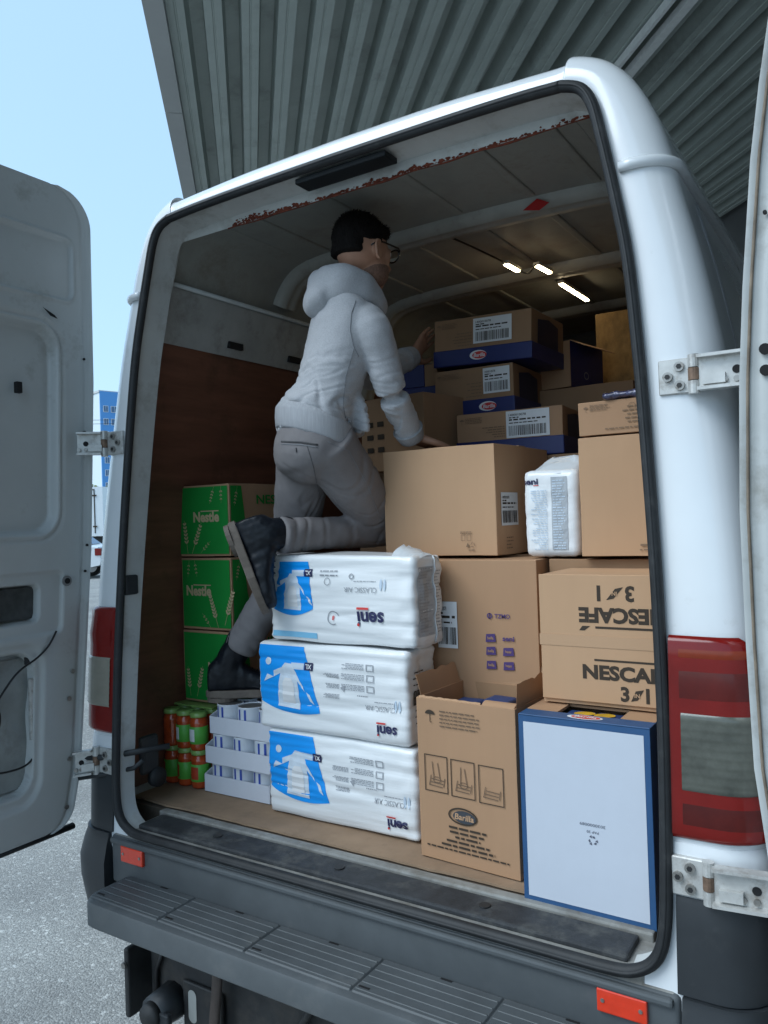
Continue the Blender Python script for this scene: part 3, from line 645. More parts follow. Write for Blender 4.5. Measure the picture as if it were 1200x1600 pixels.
# bumper: upright face, step with tread panels, reflectors
bp = vb(MB().bbox(-.808, .812, -.012, .05, .44, .583, .012, 3), 'bumper_face', BUMPER)
smooth_by_angle(bp, 30)
vb(MB().bbox(-.80, .80, -.022, .0, .560, .578, .006, 2), 'bumper_ridge', BUMPER, bp)
st = MB()
def step_outline(z, ins):
    P = []; x0, x1, y0, y1, r = -.745+ins, .745-ins, -.172+ins, .0, .055
    P.append((x0, y1))
    for k in range(7): t = math.pi/2*k/6; P.append((x0+r-r*math.cos(t), y0+r-r*math.sin(t)))
    for k in range(7): t = math.pi/2*k/6; P.append((x1-r+r*math.sin(t), y0+r-r*math.cos(t)))
    P.append((x1, y1)); return [Vector((x, y, z)) for x, y in P]
st.loft([step_outline(.402, .006), step_outline(.408, 0), step_outline(.462, .0), step_outline(.470, .004), step_outline(.473, .012)], True, True)
stp = smooth_by_angle(vb(st, 'rear_step', BUMPER), 40)
xs_ = [-.725, -.455, -.155, .155, .455, .725]
for j in range(5):
    x0, x1 = xs_[j]+.0015, xs_[j+1]-.0015
    mb = MB().bbox(x0, x1, -.150, -.012, .466, .4765, .003, 1)
    for k in range(5): mb.bbox(x0+.004, x1-.004, -.140+k*.026, -.1355+k*.026, .475, .4785, .0012, 1)
    tp_ = vb(mb, 'tread_panel', BUMPER, stp)
    for (dx, dy) in ((.5, -.0175), (.02, -.128)):
        vb(MB().box(lerp(x0, x1, dx), lerp(x0, x1, dx)+.028, dy-.003, dy+.003, .4766, .4772), 'drain_slot', BLACK, stp)
for x0, x1 in ((-.754, -.660), (.655, .752)):
    rf = vb(MB().bbox(x0, x1, -.0215, -.008, .516, .562, .003, 2), 'reflector', REFL)
    for xx in (x0+.012, x1-.012): vb(MB().cyl((xx, -.0215, .54), (xx, -.0232, .54), .004, 10), 'screw', BOLT, rf)
# under the bumper: cross beam, end plate, socket, brackets, underbody, wheels
vb(MB().bbox(-.70, .72, .03, .13, .10, .26, .008), 'tow_beam', DARKM)
vb(MB().bbox(-.745, -.725, -.03, .14, .07, .27, .006), 'beam_end_plate', DARKM)
vb(MB().cyl((-.735, -.033, .225), (-.735, -.040, .225), .009, 10), 'bolt', BOLT)
hs = vb(MB().cyl((-.60, .03, .135), (-.60, -.05, .135), .052, 12, .046), 'trailer_socket', BUMPER_DK, None, True)
vb(MB().cyl((-.60, -.05, .135), (-.60, -.072, .135), .036, 20, .031), 'socket_cap', DARKM, hs, True); vb(MB().bbox(-.585, -.535, -.056, -.038, .10, .15, .005), 'socket_latch', BUMPER_DK, hs)
mb = MB().bbox(-.555, -.40, .018, .028, .07, .21, .006); vb(mb, 'socket_plate', DARKM)
mb = MB(); mb.add([Vector((-.515+.016*math.cos(t), .0165, .145+(.030 if math.sin(t) > 0 else -.030)+.016*math.sin(t))) for t in [6.283*k/20+.01 for k in range(20)]], [tuple(range(20))[::-1]]); vb(mb, 'plate_slot', mat('slot_light', (.34, .35, .33), .7))
vb(MB().tube(catmull([(-.385, .0, .40), (-.39, -.01, .25), (-.40, -.015, .12), (-.36, -.02, .075), (-.20, -.02, .07)], 5), (.010, .018), 8), 'tow_bracket', mat('rusty_bracket', (.055, .042, .036), .6, var=.3, vscale=30), None, True)
vb(MB().tube([(-.02, .0, .36), (-.12, .01, .22), (-.21, .02, .10)], .010, 8), 'brace_rod', DARKM, None, True)
vb(MB().tube([(-.62, .02, .29), (-.66, .02, .21), (-.67, .02, .12)], .007, 8), 'socket_cable', WIRE, None, True)
vb(MB().bbox(-.80, .80, .16, 5.2, .18, .52, .02), 'underbody', DARKM)
for side in (-1, 1):
    for y0 in (1.15, 4.55):
        w_ = MB().lathe([(.0, -.10), (.20, -.10), (.27, -.11), (.325, -.09), (.335, -.05), (.335, .05), (.325, .09), (.27, .11), (.20, .10), (.0, .10)], 28)
        for p in w_.v: p.x, p.y, p.z = side*.83+p.z, y0+p.x, GZ+.335+p.y
        wh = vb(w_, 'wheel', DARKM, None, True)
        vb(MB().cyl((side*.945, y0, GZ+.335), (side*.953, y0, GZ+.335), .18, 20), 'rim', STEEL, wh)
# ------------------------------------------------------------------ doors
def sdrr(u, z, u0_, u1_, z0, z1, r):
    cx, cz = (u0_+u1_)/2, (z0+z1)/2; qx, qz = abs(u-cx)-(u1_-u0_)/2+r, abs(z-cz)-(z1-z0)/2+r
    return math.hypot(max(qx, 0), max(qz, 0))+min(max(qx, qz), 0)-r
def sst(d, w): t = max(0, min(1, .5-d/w)); return t*t*(3-2*t)
def door_depth(u, z):
    d = .007*sst(sdrr(u, z, .065, .78, 2.19, 2.385, .03), .016)
    d += -.010*sst(abs(sdrr(u, z, .065, .78, 2.19, 2.385, .03))-.005, .009)
    d += .008*sst(sdrr(u, z, .105, .76, 1.46, 2.125, .085), .02)+.028*sst(sdrr(u, z, .130, .735, 1.485, 2.10, .065), .008)
    d += -.009*sst(abs(sdrr(u, z, .117, .75, 1.472, 2.112, .075))-.005, .009)
    d += .010*sst(sdrr(u, z, .10, .80, 1.185, 1.365, .02), .010)+.050*sst(sdrr(u, z, .182, .325, 1.225, 1.330, .022), .008)+.050*sst(sdrr(u, z, .45, .60, 1.225, 1.330, .022), .008)
    d += .010*sst(sdrr(u, z, .165, .76, .70, 1.16, .075), .02)+.048*sst(sdrr(u, z, .195, .735, .735, 1.135, .06), .007)
    d += .004*sst(abs(u-.030)-.004, .008)
    d += .006*sst(.012-u, .012)
    if sdrr(u, z, .195, .735, .735, 1.135, .06) < -.02:
        d += .006*math.sin(z*30)*(.5+.5*math.sin(z*9))
    return d
def make_door(name, label, place, edge, ztop, tint):
    us = [0, .006, .012, .018, .024, .03, .036, .045]+[.052+.0052*i for i in range(147)]+[.82]
    zs = [.597+.0055*i for i in range(int((ztop-.597)/.0055))]+[ztop]
    def ue(z):
        e = edge(z)
        rb, rt = .06, .11
        if z < .597+rb: e += rb-math.sqrt(max(0, rb*rb-(.597+rb-z)**2))
        if z > ztop-rt: e += rt-math.sqrt(max(0, rt*rt-(z-ztop+rt)**2))
        return e
    G = []; Bk = []
    for z in zs:
        e = ue(z); row = []; rb_ = []
        for u in us:
            uu = e+(u if u > .05 else u) if u < .08 else max(u, e+u*.0+.08*0+e*max(0, 1-(u-.08)/.25)+u-e*max(0, 1-(u-.08)/.25)*0)
            uu = u+e*max(0.0, 1-u/.45)
            row.append(place(uu, z, door_depth(u, z)))
        G.append(row); Bk.append([place(us[i]+e*max(0.0, 1-us[i]/.45), z, .075 if 2 < i < len(us)-2 else .055) for i in range(len(us))])
    d = None
    mb = MB().loft(G, False); d = vb(mb, name, tint, None, True)
    mb = MB().loft([r[::-1] for r in Bk], False)
    for col_ in (0, -1): mb.loft([[r[col_] for r in G], [r[col_] for r in Bk]], False)
    for row_ in (0, -1): mb.loft([G[row_], Bk[row_]], False)
    smooth_by_angle(vb(mb, 'outer_skin', WHITE, d), 40)
    d['label'] = label
    return d
lz = [.596, .759, 1.145, 1.442, 1.949, 2.439, 2.54]; ly = [-.057, -.018, .019, .046, .072, .078, .078]
ldoor = make_door('rear_door', 'open rear door with pressed inner panel at the left pillar', lambda u, z, d: Vector((-.93-d, .08-u, z)), lambda z: .08-interp(z, lz, ly), 2.54, DOOR_IN)
rz_ = [.597, .72, .878, 1.032, 1.256, 1.482, 1.708, 1.876, 2.096, 2.225, 2.33, 2.45, 2.54]; rx_ = [1.01, .99, .970, .953, .947, .945, .952, .963, .983, 1.001, 1.019, 1.045, 1.06]
rdoor = make_door('rear_door', 'open rear door swung out past the right pillar', lambda u, z, d: Vector((.945+u, -.02+d, z)), lambda z: interp(z, rz_, rx_)-.945, 2.54, WHITE_IN)
def ldisc(u, z, r, m, name, par=None, d=.001):
    vb(MB().cyl((-.93+d-.004, .08-u, z), (-.93+d, .08-u, z), r, 14), name, m, par or ldoor)
for z in (1.788, 1.732): ldisc(.047, z, .0075, BLACK, 'bolt_hole')
for z, u in ((2.02, .04), (1.44, .05), (1.36, .06)): ldisc(u, z, .004, BLACK, 'screw_hole')
ldisc(.125, 1.335, .016, mat('plug_grey', (.2, .2, .2), .5), 'grommet', d=.001); ldisc(.125, 1.335, .009, BLACK, 'grommet_hole', d=.003)
for z, u in ((1.06, .115), (.98, .13), (.80, .135), (.66, .15), (.66, .42), (1.16, .44)): ldisc(u, z, .007, BOLT, 'rivet', d=.002)
CAV = mat('cavity_shade', (.055, .06, .06), .7, var=.4, vscale=20)
for y0, y1 in ((-.2395, -.1075), (-.515, -.375)): vb(MB().box(-.985, -.972, y0, y1, 1.232, 1.324), 'cavity_shade_panel', CAV, ldoor)  # dark panels standing in for the shade inside the door holes
INNERSK = mat('door_inner_skin', (.27, .29, .285), .5, var=.2, vscale=5, dirt=(.12, .10, .08), damt=.3, dscale=7)  # grey darkened to put shade into the lower recess; dirt mottling on top
rows = [[Vector((-.978+.004*math.sin(z*38)*(1 if .82 < z < 1.06 else .2), y, z)) for y in [.08-.205-.02*i for i in range(27)]] for z in [.745+.0125*i for i in range(31)]]
vb(MB().loft(rows, False), 'cavity_skin', INNERSK, ldoor, True)
vb(MB().bbox(-.962, -.950, -.165, -.13, .60+.28, .60+.46, .004), 'latch_bracket', STEEL, ldoor)
vb(MB().bbox(-.9605, -.944, -.180, -.162, 1.892, 1.925, .002), 'rubber_stop', BLACK, ldoor)
mb = MB(); mb.add([(-.9285, -.10, 2.155), (-.9285, -.06, 2.138), (-.9285, -.05, 2.128), (-.9285, -.075, 2.133)], [(0, 1, 2, 3)]); vb(mb, 'chipped_paint', BLACK, ldoor)
vb(MB().tube(catmull([(-.94, -.30, .98), (-.935, -.22, 1.08), (-.932, -.15, 1.12), (-.928, -.115, 1.15), (-.925, -.09, 1.19)], 6), .003, 6), 'door_wire', WIRE, ldoor, True)
vb(MB().tube(catmull([(-.955, -.34, .83), (-.955, -.24, .81), (-.952, -.17, .82), (-.950, -.14, .88)], 6), .003, 6), 'door_wire', WIRE, ldoor, True)
vb(MB().tube(catmull([(-.955, -.28, 1.03), (-.95, -.26, .98), (-.948, -.265, .94), (-.95, -.27, .96)], 6), .004, 6), 'door_wire', WIRE, ldoor, True)
vb(MB().bbox(-.968, -.955, -.17, -.12, 1.10, 1.135, .003), 'wire_clip', DARKM, ldoor)
vb(MB().bbox(-.952, -.90, -.60, -.50, .588, .604, .003), 'bottom_seal', RUBBER, ldoor)
vb(MB().tube([(-.945, .08-u, .592) for u in (.12, .4, .8)], (.012, .010), 8), 'bottom_lip', RUBBER, ldoor, True)
for z in (1.764, 1.727): vb(MB().cyl((.995, -.0225, z), (.995, -.016, z), .0095, 14), 'bolt_hole', BLACK, rdoor)
for z in (2.0, 1.45, 1.2, 1.3, 1.62): vb(MB().cyl((1.003, -.022, z), (1.003, -.016, z), .0035, 10), 'screw_hole', BLACK, rdoor)
zz = [.70+.03*i for i in range(58)]
vb(MB().tube([(interp(z, rz_, rx_)+.0135, -.0165, z) for z in zz], (.0035, .003), 6), 'edge_seal', mat('dirty_sealant', (.20, .16, .12), .8, var=.4, vscale=20), rdoor, True)
# hinges
def hinge(side, z, xk, y0, h, arm):
    """plate on the pillar, knuckle, arm to the door"""
    hg = vb(MB().bbox(min(side*.795, side*(xk-.004)), max(side*.795, side*(xk-.004)), y0-.007, y0+.02, z-h/2, z+h/2, .002, 1), 'door_hinge', STEEL)
    for dx, dz in ((.040, h*.27), (.018, -.02*0), (.040, -h*.27)):
        vb(MB().cyl((side*(.795+dx), y0-.006, z+dz), (side*(.795+dx), y0-.013, z+dz), .0095, 12), 'bolt', BOLT, hg, False)
        vb(MB().cyl((side*(.795+dx), y0-.0125, z+dz), (side*(.795+dx), y0-.0145, z+dz), .0052, 6), 'bolt_head', DARKM, hg)
    vb(MB().cyl((side*xk, y0-.012, z-h*.55), (side*xk, y0-.012, z-h*.19), .0105, 14), 'knuckle', STEEL, hg, False)
    vb(MB().cyl((side*xk, y0-.012, z-h*.17), (side*xk, y0-.012, z+h*.17), .0105, 14), 'knuckle', mat('hinge_rusty', (.20, .13, .09), .6, metal=.3, var=.4, vscale=60), hg, False)
    vb(MB().cyl((side*xk, y0-.012, z+h*.19), (side*xk, y0-.012, z+h*.55), .0105, 14), 'knuckle', STEEL, hg, False)
    a, b = Vector((side*xk, y0-.012, z)), Vector(arm); d = b-a; L = d.length; d.normalize(); n = Vector((d.y, -d.x, 0))*(1 if side > 0 else -1)
    if n.y > 0: n = -n
    ar = vb(MB().obox(a+d*L/2, d*(L/2-.008), n*.003, (0, 0, h*.42)), 'hinge_arm', STEEL, hg)
    for k in (-1, 1): vb(MB().obox(a+d*L/2+n*.009+Vector((0, 0, k*h*.45)), d*(L/2-.008), n*.012, (0, 0, .003)), 'arm_flange', STEEL, hg)
    vb(MB().obox(a+d*L*.3+n*.008-Vector((0, 0, h*.2)), d*.02, n*.005, (0, 0, h*.14)), 'arm_block', STEEL, hg)
    vb(MB().cyl(a+d*L*.62+n*.0035, a+d*L*.62+n*.0045, .008, 14), 'arm_hole', BLACK, hg)
    for q in (.45, .62, .85): vb(MB().cyl(a+d*L*q+n*.003-Vector((0, 0, h*.26)), a+d*L*q+n*.009-Vector((0, 0, h*.26)), .006, 10), 'bolt', BOLT, hg, False)
hinge(1, 1.748, .862, lean(1.75)-.002, .068, (.985, lean(1.75)-.012, 1.748)); hinge(1, .805, .868, lean(.8)-.006, .072, (.998, lean(.8)-.016, .812))
hinge(-1, 1.752, .872, lean(1.75)-.002, .072, (-.935, -.0, 1.752)); hinge(-1, .79, .872, lean(.8)-.006, .075, (-.935, -.04, .78))
# door check bar on the left and striker on the reveal
ck_ = vb(MB().tube([(-.925, -.03, .795), (-.85, .0, .80), (-.76, .05, .815), (-.70, .13, .82)], (.004, .009), 8), 'check_bar', BUMPER_DK, None, True)
vb(MB().tube([(-.925, -.03, .735), (-.85, .0, .748), (-.77, .05, .765), (-.74, .06, .79)], (.004, .007), 8), 'stay_bar', BUMPER_DK, ck_, True)
vb(MB().bbox(-.80, -.775, .045, .095, 1.285, 1.345, .006), 'door_striker', BUMPER_DK)
vb(MB().bbox(-.815, -.79, .10, .17, .72, .84, .012), 'check_housing', DARKM); vb(MB().cyl((-.80, .155, .705), (-.78, .155, .705), .030, 16), 'check_spring', RUBBER, None, True)
# ================================================================== CARGO
FZ = .632                                   # top of the card sheet on the van floor
def card_disp(seed, amp=.0026):
    def fn(p, n): 
        return p+n*(amp*noise.noise(p*6+Vector((seed*3.1, seed, 0)))-amp*.75)
    return fn
def carton(name, label, x0, x1, y, d, z, h, m, rz=0, group=None, seed=1, cat='box', tape=None, tilt=0):
    w = x1-x0; t = thing(name, label, cat, ((x0+x1)/2, y, z), rz, group)
    if tilt: t.rotation_euler = (0, tilt, rz)
    mb, _ = soft_box((w/2, d/2, h/2), .0035, (8, 8, 8), card_disp(seed))
    for p in mb.v: p.y += d/2; p.z += h/2
    mb.build('body', m, t)
    if tape:
        MB().box(-w/2+.002, w/2-.002, d/2-.025, d/2+.025, h-.0008, h+.0006).build('tape', tape, t)
    fr = plane_map((0, 0, 0), (1, 0, 0), (0, 0, 1), (0, -1, 0), .0012); sd_ = plane_map((w/2, 0, 0), (0, 1, 0), (0, 0, 1), (1, 0, 0), .0012); tp_ = plane_map((0, 0, h), (1, 0, 0), (0, 1, 0), (0, 0, 1), .0012)
    return t, w, fr, sd_, tp_
TAPE = mat('clear_tape', (.49, .305, .18), .30, spec=.35)
GROUPK = 'cardboard cartons of food and goods stacked in the van'
# flattened card on the floor
mb = MB(); n = 44; rows = []
for j, y in enumerate((.148, .4, .9, 1.6)):
    rows.append([Vector((lerp(-.90, .88, i/n), y+(.007*noise.noise(Vector((i*.35, 1, 0)))+.004*noise.noise(Vector((i*1.3, 2, 0))) if j == 0 else 0), FZ-.003+.0015*noise.noise(Vector((i*.4, j*3, 0))) if j == 0 else FZ-.003)) for i in range(n+1)])
mb.loft(rows, False); lo = [[p+Vector((0, 0, -.006)) for p in r] for r in rows]; mb.loft([rows[0], lo[0]], False)
tag(mb.build('cardboard_sheet', FLOORCARD), 'flattened brown cardboard sheet covering the van floor', 'cardboard')

# ---- green cereal cartons
def wheat(D, u, v, ang, L, s=None, n=6):
    s = s or max(.55, L/.115)*.85; n = max(3, round(L/.018))
    ca, sa = math.cos(R(ang)), math.sin(R(ang))
    def T(a, b): return (u+a*ca-b*sa, v+a*sa+b*ca)
    D.poly([T(0, -.0008*s), T(L, -.0006*s), T(L, .0006*s), T(0, .0008*s)])
    for k in range(n):
        a = L*(.30+.66*k/n); ln = .017*s*(1-.35*k/n)
        for sg in (-1, 1):
            P = []
            for q in range(9):
                t = q/8*2*math.pi; lx, ly_ = ln/2*(1+math.cos(t)), .0036*s*math.sin(t)
                c2, s2 = math.cos(R(36*sg)), math.sin(R(36*sg)); P.append(T(a+lx*c2-ly_*s2, lx*s2+ly_*c2+.001*sg))
            D.poly(P)
nes = [(-.905, -.665, .380, FZ+.249, .252, 0.0, 'topmost green cereal carton, its side lettering showing beside the man', .03, .56, 0),
       (-.897, -.660, .381, FZ+.499, .252, 0.0, '', 0, 0, 0)]
nz = .886
for i, (dx, lab, tu, tv, wh) in enumerate((
        (0.006, 'lowest green cereal carton, resting on the tomato jars', .25, .50, ((-.085, .02, 96, .10), (-.055, .02, 74, .11))),
        (0.004, 'middle green cereal carton of the stack by the plywood wall', -.14, .54, ((.055, .01, 108, .12), (.02, .01, 130, .06), (-.075, .238, 262, .06), (-.05, .24, 280, .06), (.085, .02, 70, .13))),
        (0.0, 'topmost green cereal carton, leaning level with the raised boot', .06, .55, ((-.075, .012, 97, .115), (-.055, .012, 66, .115), (-.015, .014, 40, .06), (.055, .24, 250, .065), (.085, .24, 270, .06))))):
    z = nz+i*.2475; x0, x1 = -.905+dx, -.668+dx
    t, w, fr, sd_, tp_ = carton('cereal_carton', lab, x0, x1, .381+.002*i, .40, z, .246, KRAFT, R((.6, -.5, 1.0)[i]), 'green cereal cartons stacked by the left wall', seed=i+2)
    D = Decal(lambda u, v, fr=fr: fr(u, v)); D.rect(-w/2+.008, w/2-.006, .010, .237, 1, 1); D.build('green_panel', GREENP, t)
    fr2 = plane_map((0, 0, 0), (1, 0, 0), (0, 0, 1), (0, -1, 0), .0022)
    D = Decal(fr2); D.text('Nestle', tu*w, tv*.246, height=.036, width=.118, bold=.040); D.rect(tu*w-.024, tu*w+.058, tv*.246+.0175, tv*.246+.0212)
    D.build('lettering', KPRINT, t)
    D = Decal(fr2)
    for (u, v, a, L) in wh: wheat(D, u, v, a, L)
    D.build('wheat_print', KPRINT, t)
    D = Decal(sd_); D.poly([(.006, .010), (.105, .010), (.075, .12), (.060, .237), (.006, .237)]); D.build('green_panel', GREENP, t)
    sd2 = plane_map((w/2, 0, 0), (0, 1, 0), (0, 0, 1), (1, 0, 0), .0022)
    D = Decal(sd2); D.text('NESTLÉ', .235, .195, height=.040, width=.20, bold=.02); D.build('lettering', GREENP, t)
    D = Decal(sd2); wheat(D, .04, .236, 255, .07); D.build('wheat_print', KPRINT, t)

# ---- jars of tomato sauce, two layers
jar_n = 0
def jar(x, y, z, rot, lab, kind):
    t = thing('sauce_jar', lab, 'jar', (x, y, z), rot, 'tomato sauce jars on the van floor')
    MB().lathe([(.0, 0), (.026, 0), (.0285, .003), (.0295, .008), (.030, .014), (.0295, .07), (.0295, .084), (.0305, .088), (.029, .094), (.0255, .100), (.0248, .106), (.0, .106)], 24).build('glass', SAUCE, t, True)
    MB().lathe([(.0, .122), (.0262, .122), (.0275, .1205), (.0278, .110), (.0272, .107), (.0, .107)], 24).build('lid', LIDG, t, True)
    if kind:
        MB().lathe([(.0301, .022), (.0306, .0225), (.0306, .0775), (.0301, .078)], 18, frac=(.50, 1.0)).build('label', JLAB, t, True)
        MB().lathe([(.0309, .03), (.0309, .07)], 8, frac=(.56, .70) if kind == 1 else (.60, .76)).build('label_picture', JLAB2 if kind == 2 else LABELW, t, True)
jx = (-.888, -.8255, -.763); names = ('corner', 'middle', 'tray side')
where = ('against the plywood wall', 'second from the plywood wall', 'beside the white can trays')
for lv in range(2):
    for i in range(3):
        for k in range(4):
            rotv = {(1, 0): R(150), (1, 1): R(20), (1, 2): R(35), (0, 0): R(-20), (0, 1): R(-10), (0, 2): R(30)}[(lv, i)] if k == 0 else R(random.uniform(0, 360))
            if k == 0: lab = f'{"upper" if lv else "lower"} tomato sauce jar with green lid in the front row, {where[i]}'
            else: lab = f'{"upper" if lv else "lower"} tomato sauce jar in the {("", "second", "third", "rearmost")[k]} row from the sill, {where[i]}'
            jar(jx[i]+random.uniform(-.001, .001), .312+.0635*k, FZ+lv*.1225, rotv, lab, 0 if (lv, i, k) == (1, 0, 0) else (2 if lv == 0 else 1))
# clear shrink film bridging carton to jars is too thin to show; a thin card sits on the jars
tag(MB().bbox(-.915, -.735, .345, .62, FZ+.2455, FZ+.2515, .001, 1).build('card_layer', LIDG), 'thin green tray card between the jars and the cereal cartons', 'card')

# ---- white trays of cans
for lv in range(3):
    x0 = (-.717, -.705, -.688)[lv]; y0 = (.290, .286, .292)[lv]; z = FZ+.0945*lv; w, d = .268, .18
    posn = ('bottom', 'middle', 'top')[lv]
    t = thing('can_tray', f'{posn} white cardboard tray of cans in the stack of three', 'tray', (x0, y0, z), R((.6, -.4, .3)[lv]), 'white can trays')
    MB().box(0, w, .002, d-.002, .0, .0025).build('tray_base', CARDW, t)
    hfr = .054
    for nm, bx in (('tray_wall', (0, w, -.0025, .001, 0, hfr)), ('tray_wall', (0, w, d-.001, d+.002, 0, hfr))): MB().bbox(*bx, z0=0) if False else MB().box(*bx).build(nm, CARDW, t)
    for xx in (-.0025, w-.0005):
        mb = MB(); P = [(xx+dx, y, zz) for dx in (0, .003) for y, zz in ((-.002, 0), (d+.001, 0), (d+.001, hfr), (d*.75, hfr+.018), (d*.25, hfr+.018), (-.002, hfr))]
        mb.add(P, [(5, 4, 3, 2, 1, 0), (6, 7, 8, 9, 10, 11)]+[(i, (i+1) % 6, 6+(i+1) % 6, 6+i) for i in range(6)]); mb.build('tray_wall', CARDW, t)
    for j in range(2):
        for i in range(3):
            c = thing('food_can', f'{("left", "centre", "right")[i]} white can with blue bars in the {"front" if j == 0 else "rear"} row of the {posn} tray', 'can', (x0+.0455+i*.0885, y0+.0455+j*.0885, z+.003), R(random.uniform(-14, 14)), 'white and blue cans in the trays')
            MB().lathe([(0, 0), (.042, 0), (.043, .002), (.0425, .004), (.0425, .086), (.043, .0875), (.0425, .0895), (.040, .0895), (.0395, .087), (0, .087)], 28).build('body', CANW, c, True)
            for a0 in (-105, -75): MB().lathe([(.0428, .006), (.0431, .007), (.0431, .082), (.0428, .083)], 4, frac=((a0-5)/360, (a0+5)/360)).build('blue_bar', CANB, c, True)
            MB().lathe([(0, .0872), (.0392, .0872), (.0392, .0876), (0, .0876)], 20).build('can_end', TIN, c)

# ---- film packs of incontinence pads
def film_pack(name, lab, x0, x1, y, d, z, h, rz, seed, big, group='white and blue hygiene packs stacked near the sill', side_grey=True, tilt=0):
    w = x1-x0; t = thing(name, lab, 'pack', ((x0+x1)/2, y, z), rz, group); t.rotation_euler = (0, tilt, rz)
    hx, hy, hz = w/2, d/2, h/2
    def disp(p, n):
        fx, fz = p.x/hx, p.z/hz; q = p.copy()
        sq = 1-.035*max(0, abs(fx)-.7)/.3
        q.z *= 1+.012*math.cos(fx*1.4)-.008
        q.y += (-1 if p.y < 0 else 1)*.006*(1-fx*fx)*(1-min(1, fz*fz))*(abs(p.y)/hy)
        cre = noise.noise(Vector((p.x*2.2+seed*5, p.y*4, p.z*34+seed*9)))
        cre2 = noise.noise(Vector((p.x*7+seed, p.y*9, p.z*13+seed*2)))
        m_ = .0065*(.25-abs(cre))-.0028*math.exp(-(noise.noise(Vector((p.x*1.5+seed, p.y*3, p.z*20+seed*4)))/.07)**2)+.0030*cre2+.0016*noise.noise(Vector((p.x*5, p.y*20, p.z*70+seed)))
        # gathered film at the right end
        if fx > .82: m_ += .006*noise.noise(Vector((p.x*9, p.y*30, p.z*30+seed)))
        return q+n*m_
    mb, P = soft_box((hx, hy, hz), .013, (44, 14, 34), disp)
    for p in mb.v: p.y += hy; p.z += hz
    mb.build('film', POLY, t, True)
    def F(eps):
        def fn(u, v):
            vv = v-hz; uu = max(-hx+.004, min(hx-.004, u)); vv = max(-hz+.004, min(hz-.004, vv)); p = P(uu, -hy, vv); return Vector((p.x, p.y+hy-eps, p.z+hz))
        return fn
    def SD(eps):
        def fn(u, v):
            p = P(hx, max(-hy+.004, min(hy-.004, u-hy)), max(-hz+.004, min(hz-.004, v-hz))); return Vector((p.x+eps, p.y+hy, p.z+hz))
        return fn
    f1, f2, f3 = F(.0014), F(.0026), F(.0038)
    # blue field with curved lower edge, left part of the face
    if big: ur0, ur1, vt, vb_, ul0, ul1 = -.10, -.085, h-.02, .30*h, -hx+.045, -hx+.018
    else: ur0, ur1, vt, vb_, ul0, ul1 = -.085, -.028, h-.006, .17*h, -hx+.008, -hx+.010
    G = []
    for j in range(41):
        a = j/40; row = []
        for i in range(33):
            b = i/32; ur = lerp(ur1, ur0, a); ul = lerp(ul1, ul0, a); lowv = vb_+.03*(1-math.sin(math.pi*(.15+.75*b)))+(.02*(1-b) if not big else 0)
            row.append(f1(lerp(ul, ur, b), lerp(lowv, vt, a)))
        G.append(row)
    mbb = MB().loft(G, False); mbb.build('blue_print', CYAN, t, True)
    # picture of the product: rounded trapezoid, tabs
    cu, cv, s = (lerp(ul1, ur1, .5), lerp(vb_, vt, .40), .85 if big else 1.05)
    D = Decal(f2)
    def bodyp(k): return [(cu+k*s*x, cv+k*s*y) for x, y in ((-.042, -.052), (.038, -.055), (.036, .0), (.028, .045), (.012, .068), (-.012, .070), (-.028, .05), (-.038, .0))]
    D.fpoly(bodyp(1)); D.fpoly([(cu-.03*s, cv+.04*s), (cu-.055*s, cv+.028*s), (cu-.055*s, cv+.045*s), (cu-.01*s, cv+.062*s)]); D.fpoly([(cu+.025*s, cv+.03*s), (cu+.058*s, cv-.005*s), (cu+.05*s, cv+.012*s), (cu+.02*s, cv+.052*s)])
    D.fpoly([(cu-.092*s, cv+.012*s), (cu-.08*s, cv+.034*s), (cu-.055*s, cv+.028*s), (cu-.075*s, cv+.02*s)]); D.fpoly([(cu+.062*s, cv-.005*s), (cu+.075*s, cv-.03*s), (cu+.088*s, cv-.038*s), (cu+.075*s, cv-.012*s)])
    D.build('product_picture', DIAPER, t)
    D = Decal(f3); D.fpoly([(cu+.55*s*x, cv-.006+.7*s*y) for x, y in ((-.042, -.052), (.042, -.052), (.036, .03), (.02, .05), (-.02, .05), (-.036, .03))]); D.build('product_pad', LABELW, t)
    if not big:
        D = Decal(f2); D.disc(-hx+.045, h-.055, .011); D.build('badge', DIAPER, t)
        D = Decal(f1); D.poly([(ur0+.005, h-.045), (hx-.05, h-.052), (hx-.045, .10), (ur1+.02, .105)]) if False else None
    # size box
    xu, xv = (ur0+.0, h-.052) if big else (ur0+.018, h-.062)
    D = Decal(f2); D.rect(xu-.014, xu+.016, xv-.011, xv+.011, 5, 5); D.build('size_box', NAVY, t)
    D = Decal(f3); D.text('XL', xu+.001, xv, height=.013, rot=180, bold=.02); D.build('size_text', LABELW, t)
    D = Decal(f2); D.rect(xu-.062, xu-.016, xv-.010, xv+.008, 8, 5); D.build('size_strip', PALEINK, t)
    # brand
    su, sv, sw = (.115, .078, .088) if big else (.205-.01, .040, .064)
    D = Decal(f2); D.text('seni', su, sv, width=sw, height=sw*.44, rot=180, bold=.03); D.build('brand_lettering', NAVY, t)
    D = Decal(f3); D.rect(su-sw*.50, su-sw*.05, sv+sw*.27, sv+sw*.34); D.build('brand_bar', REDINK, t); D = Decal(f3); D.disc(su-sw*.455, sv-sw*.21, sw*.05, n=10); D.build('brand_dot', REDINK, t)
    D = Decal(f2); D.text('CLASSIC AIR', su-sw*.35, sv+sw*.88, width=sw*1.5 if not big else .108, height=.014, rot=180); D.build('line_lettering', GREYINK, t)
    D = Decal(f2); D.lines(su-sw*.6, su+.02, sv+sw*1.12, sv+sw*1.15, 1, .0022, 0, seed=seed)
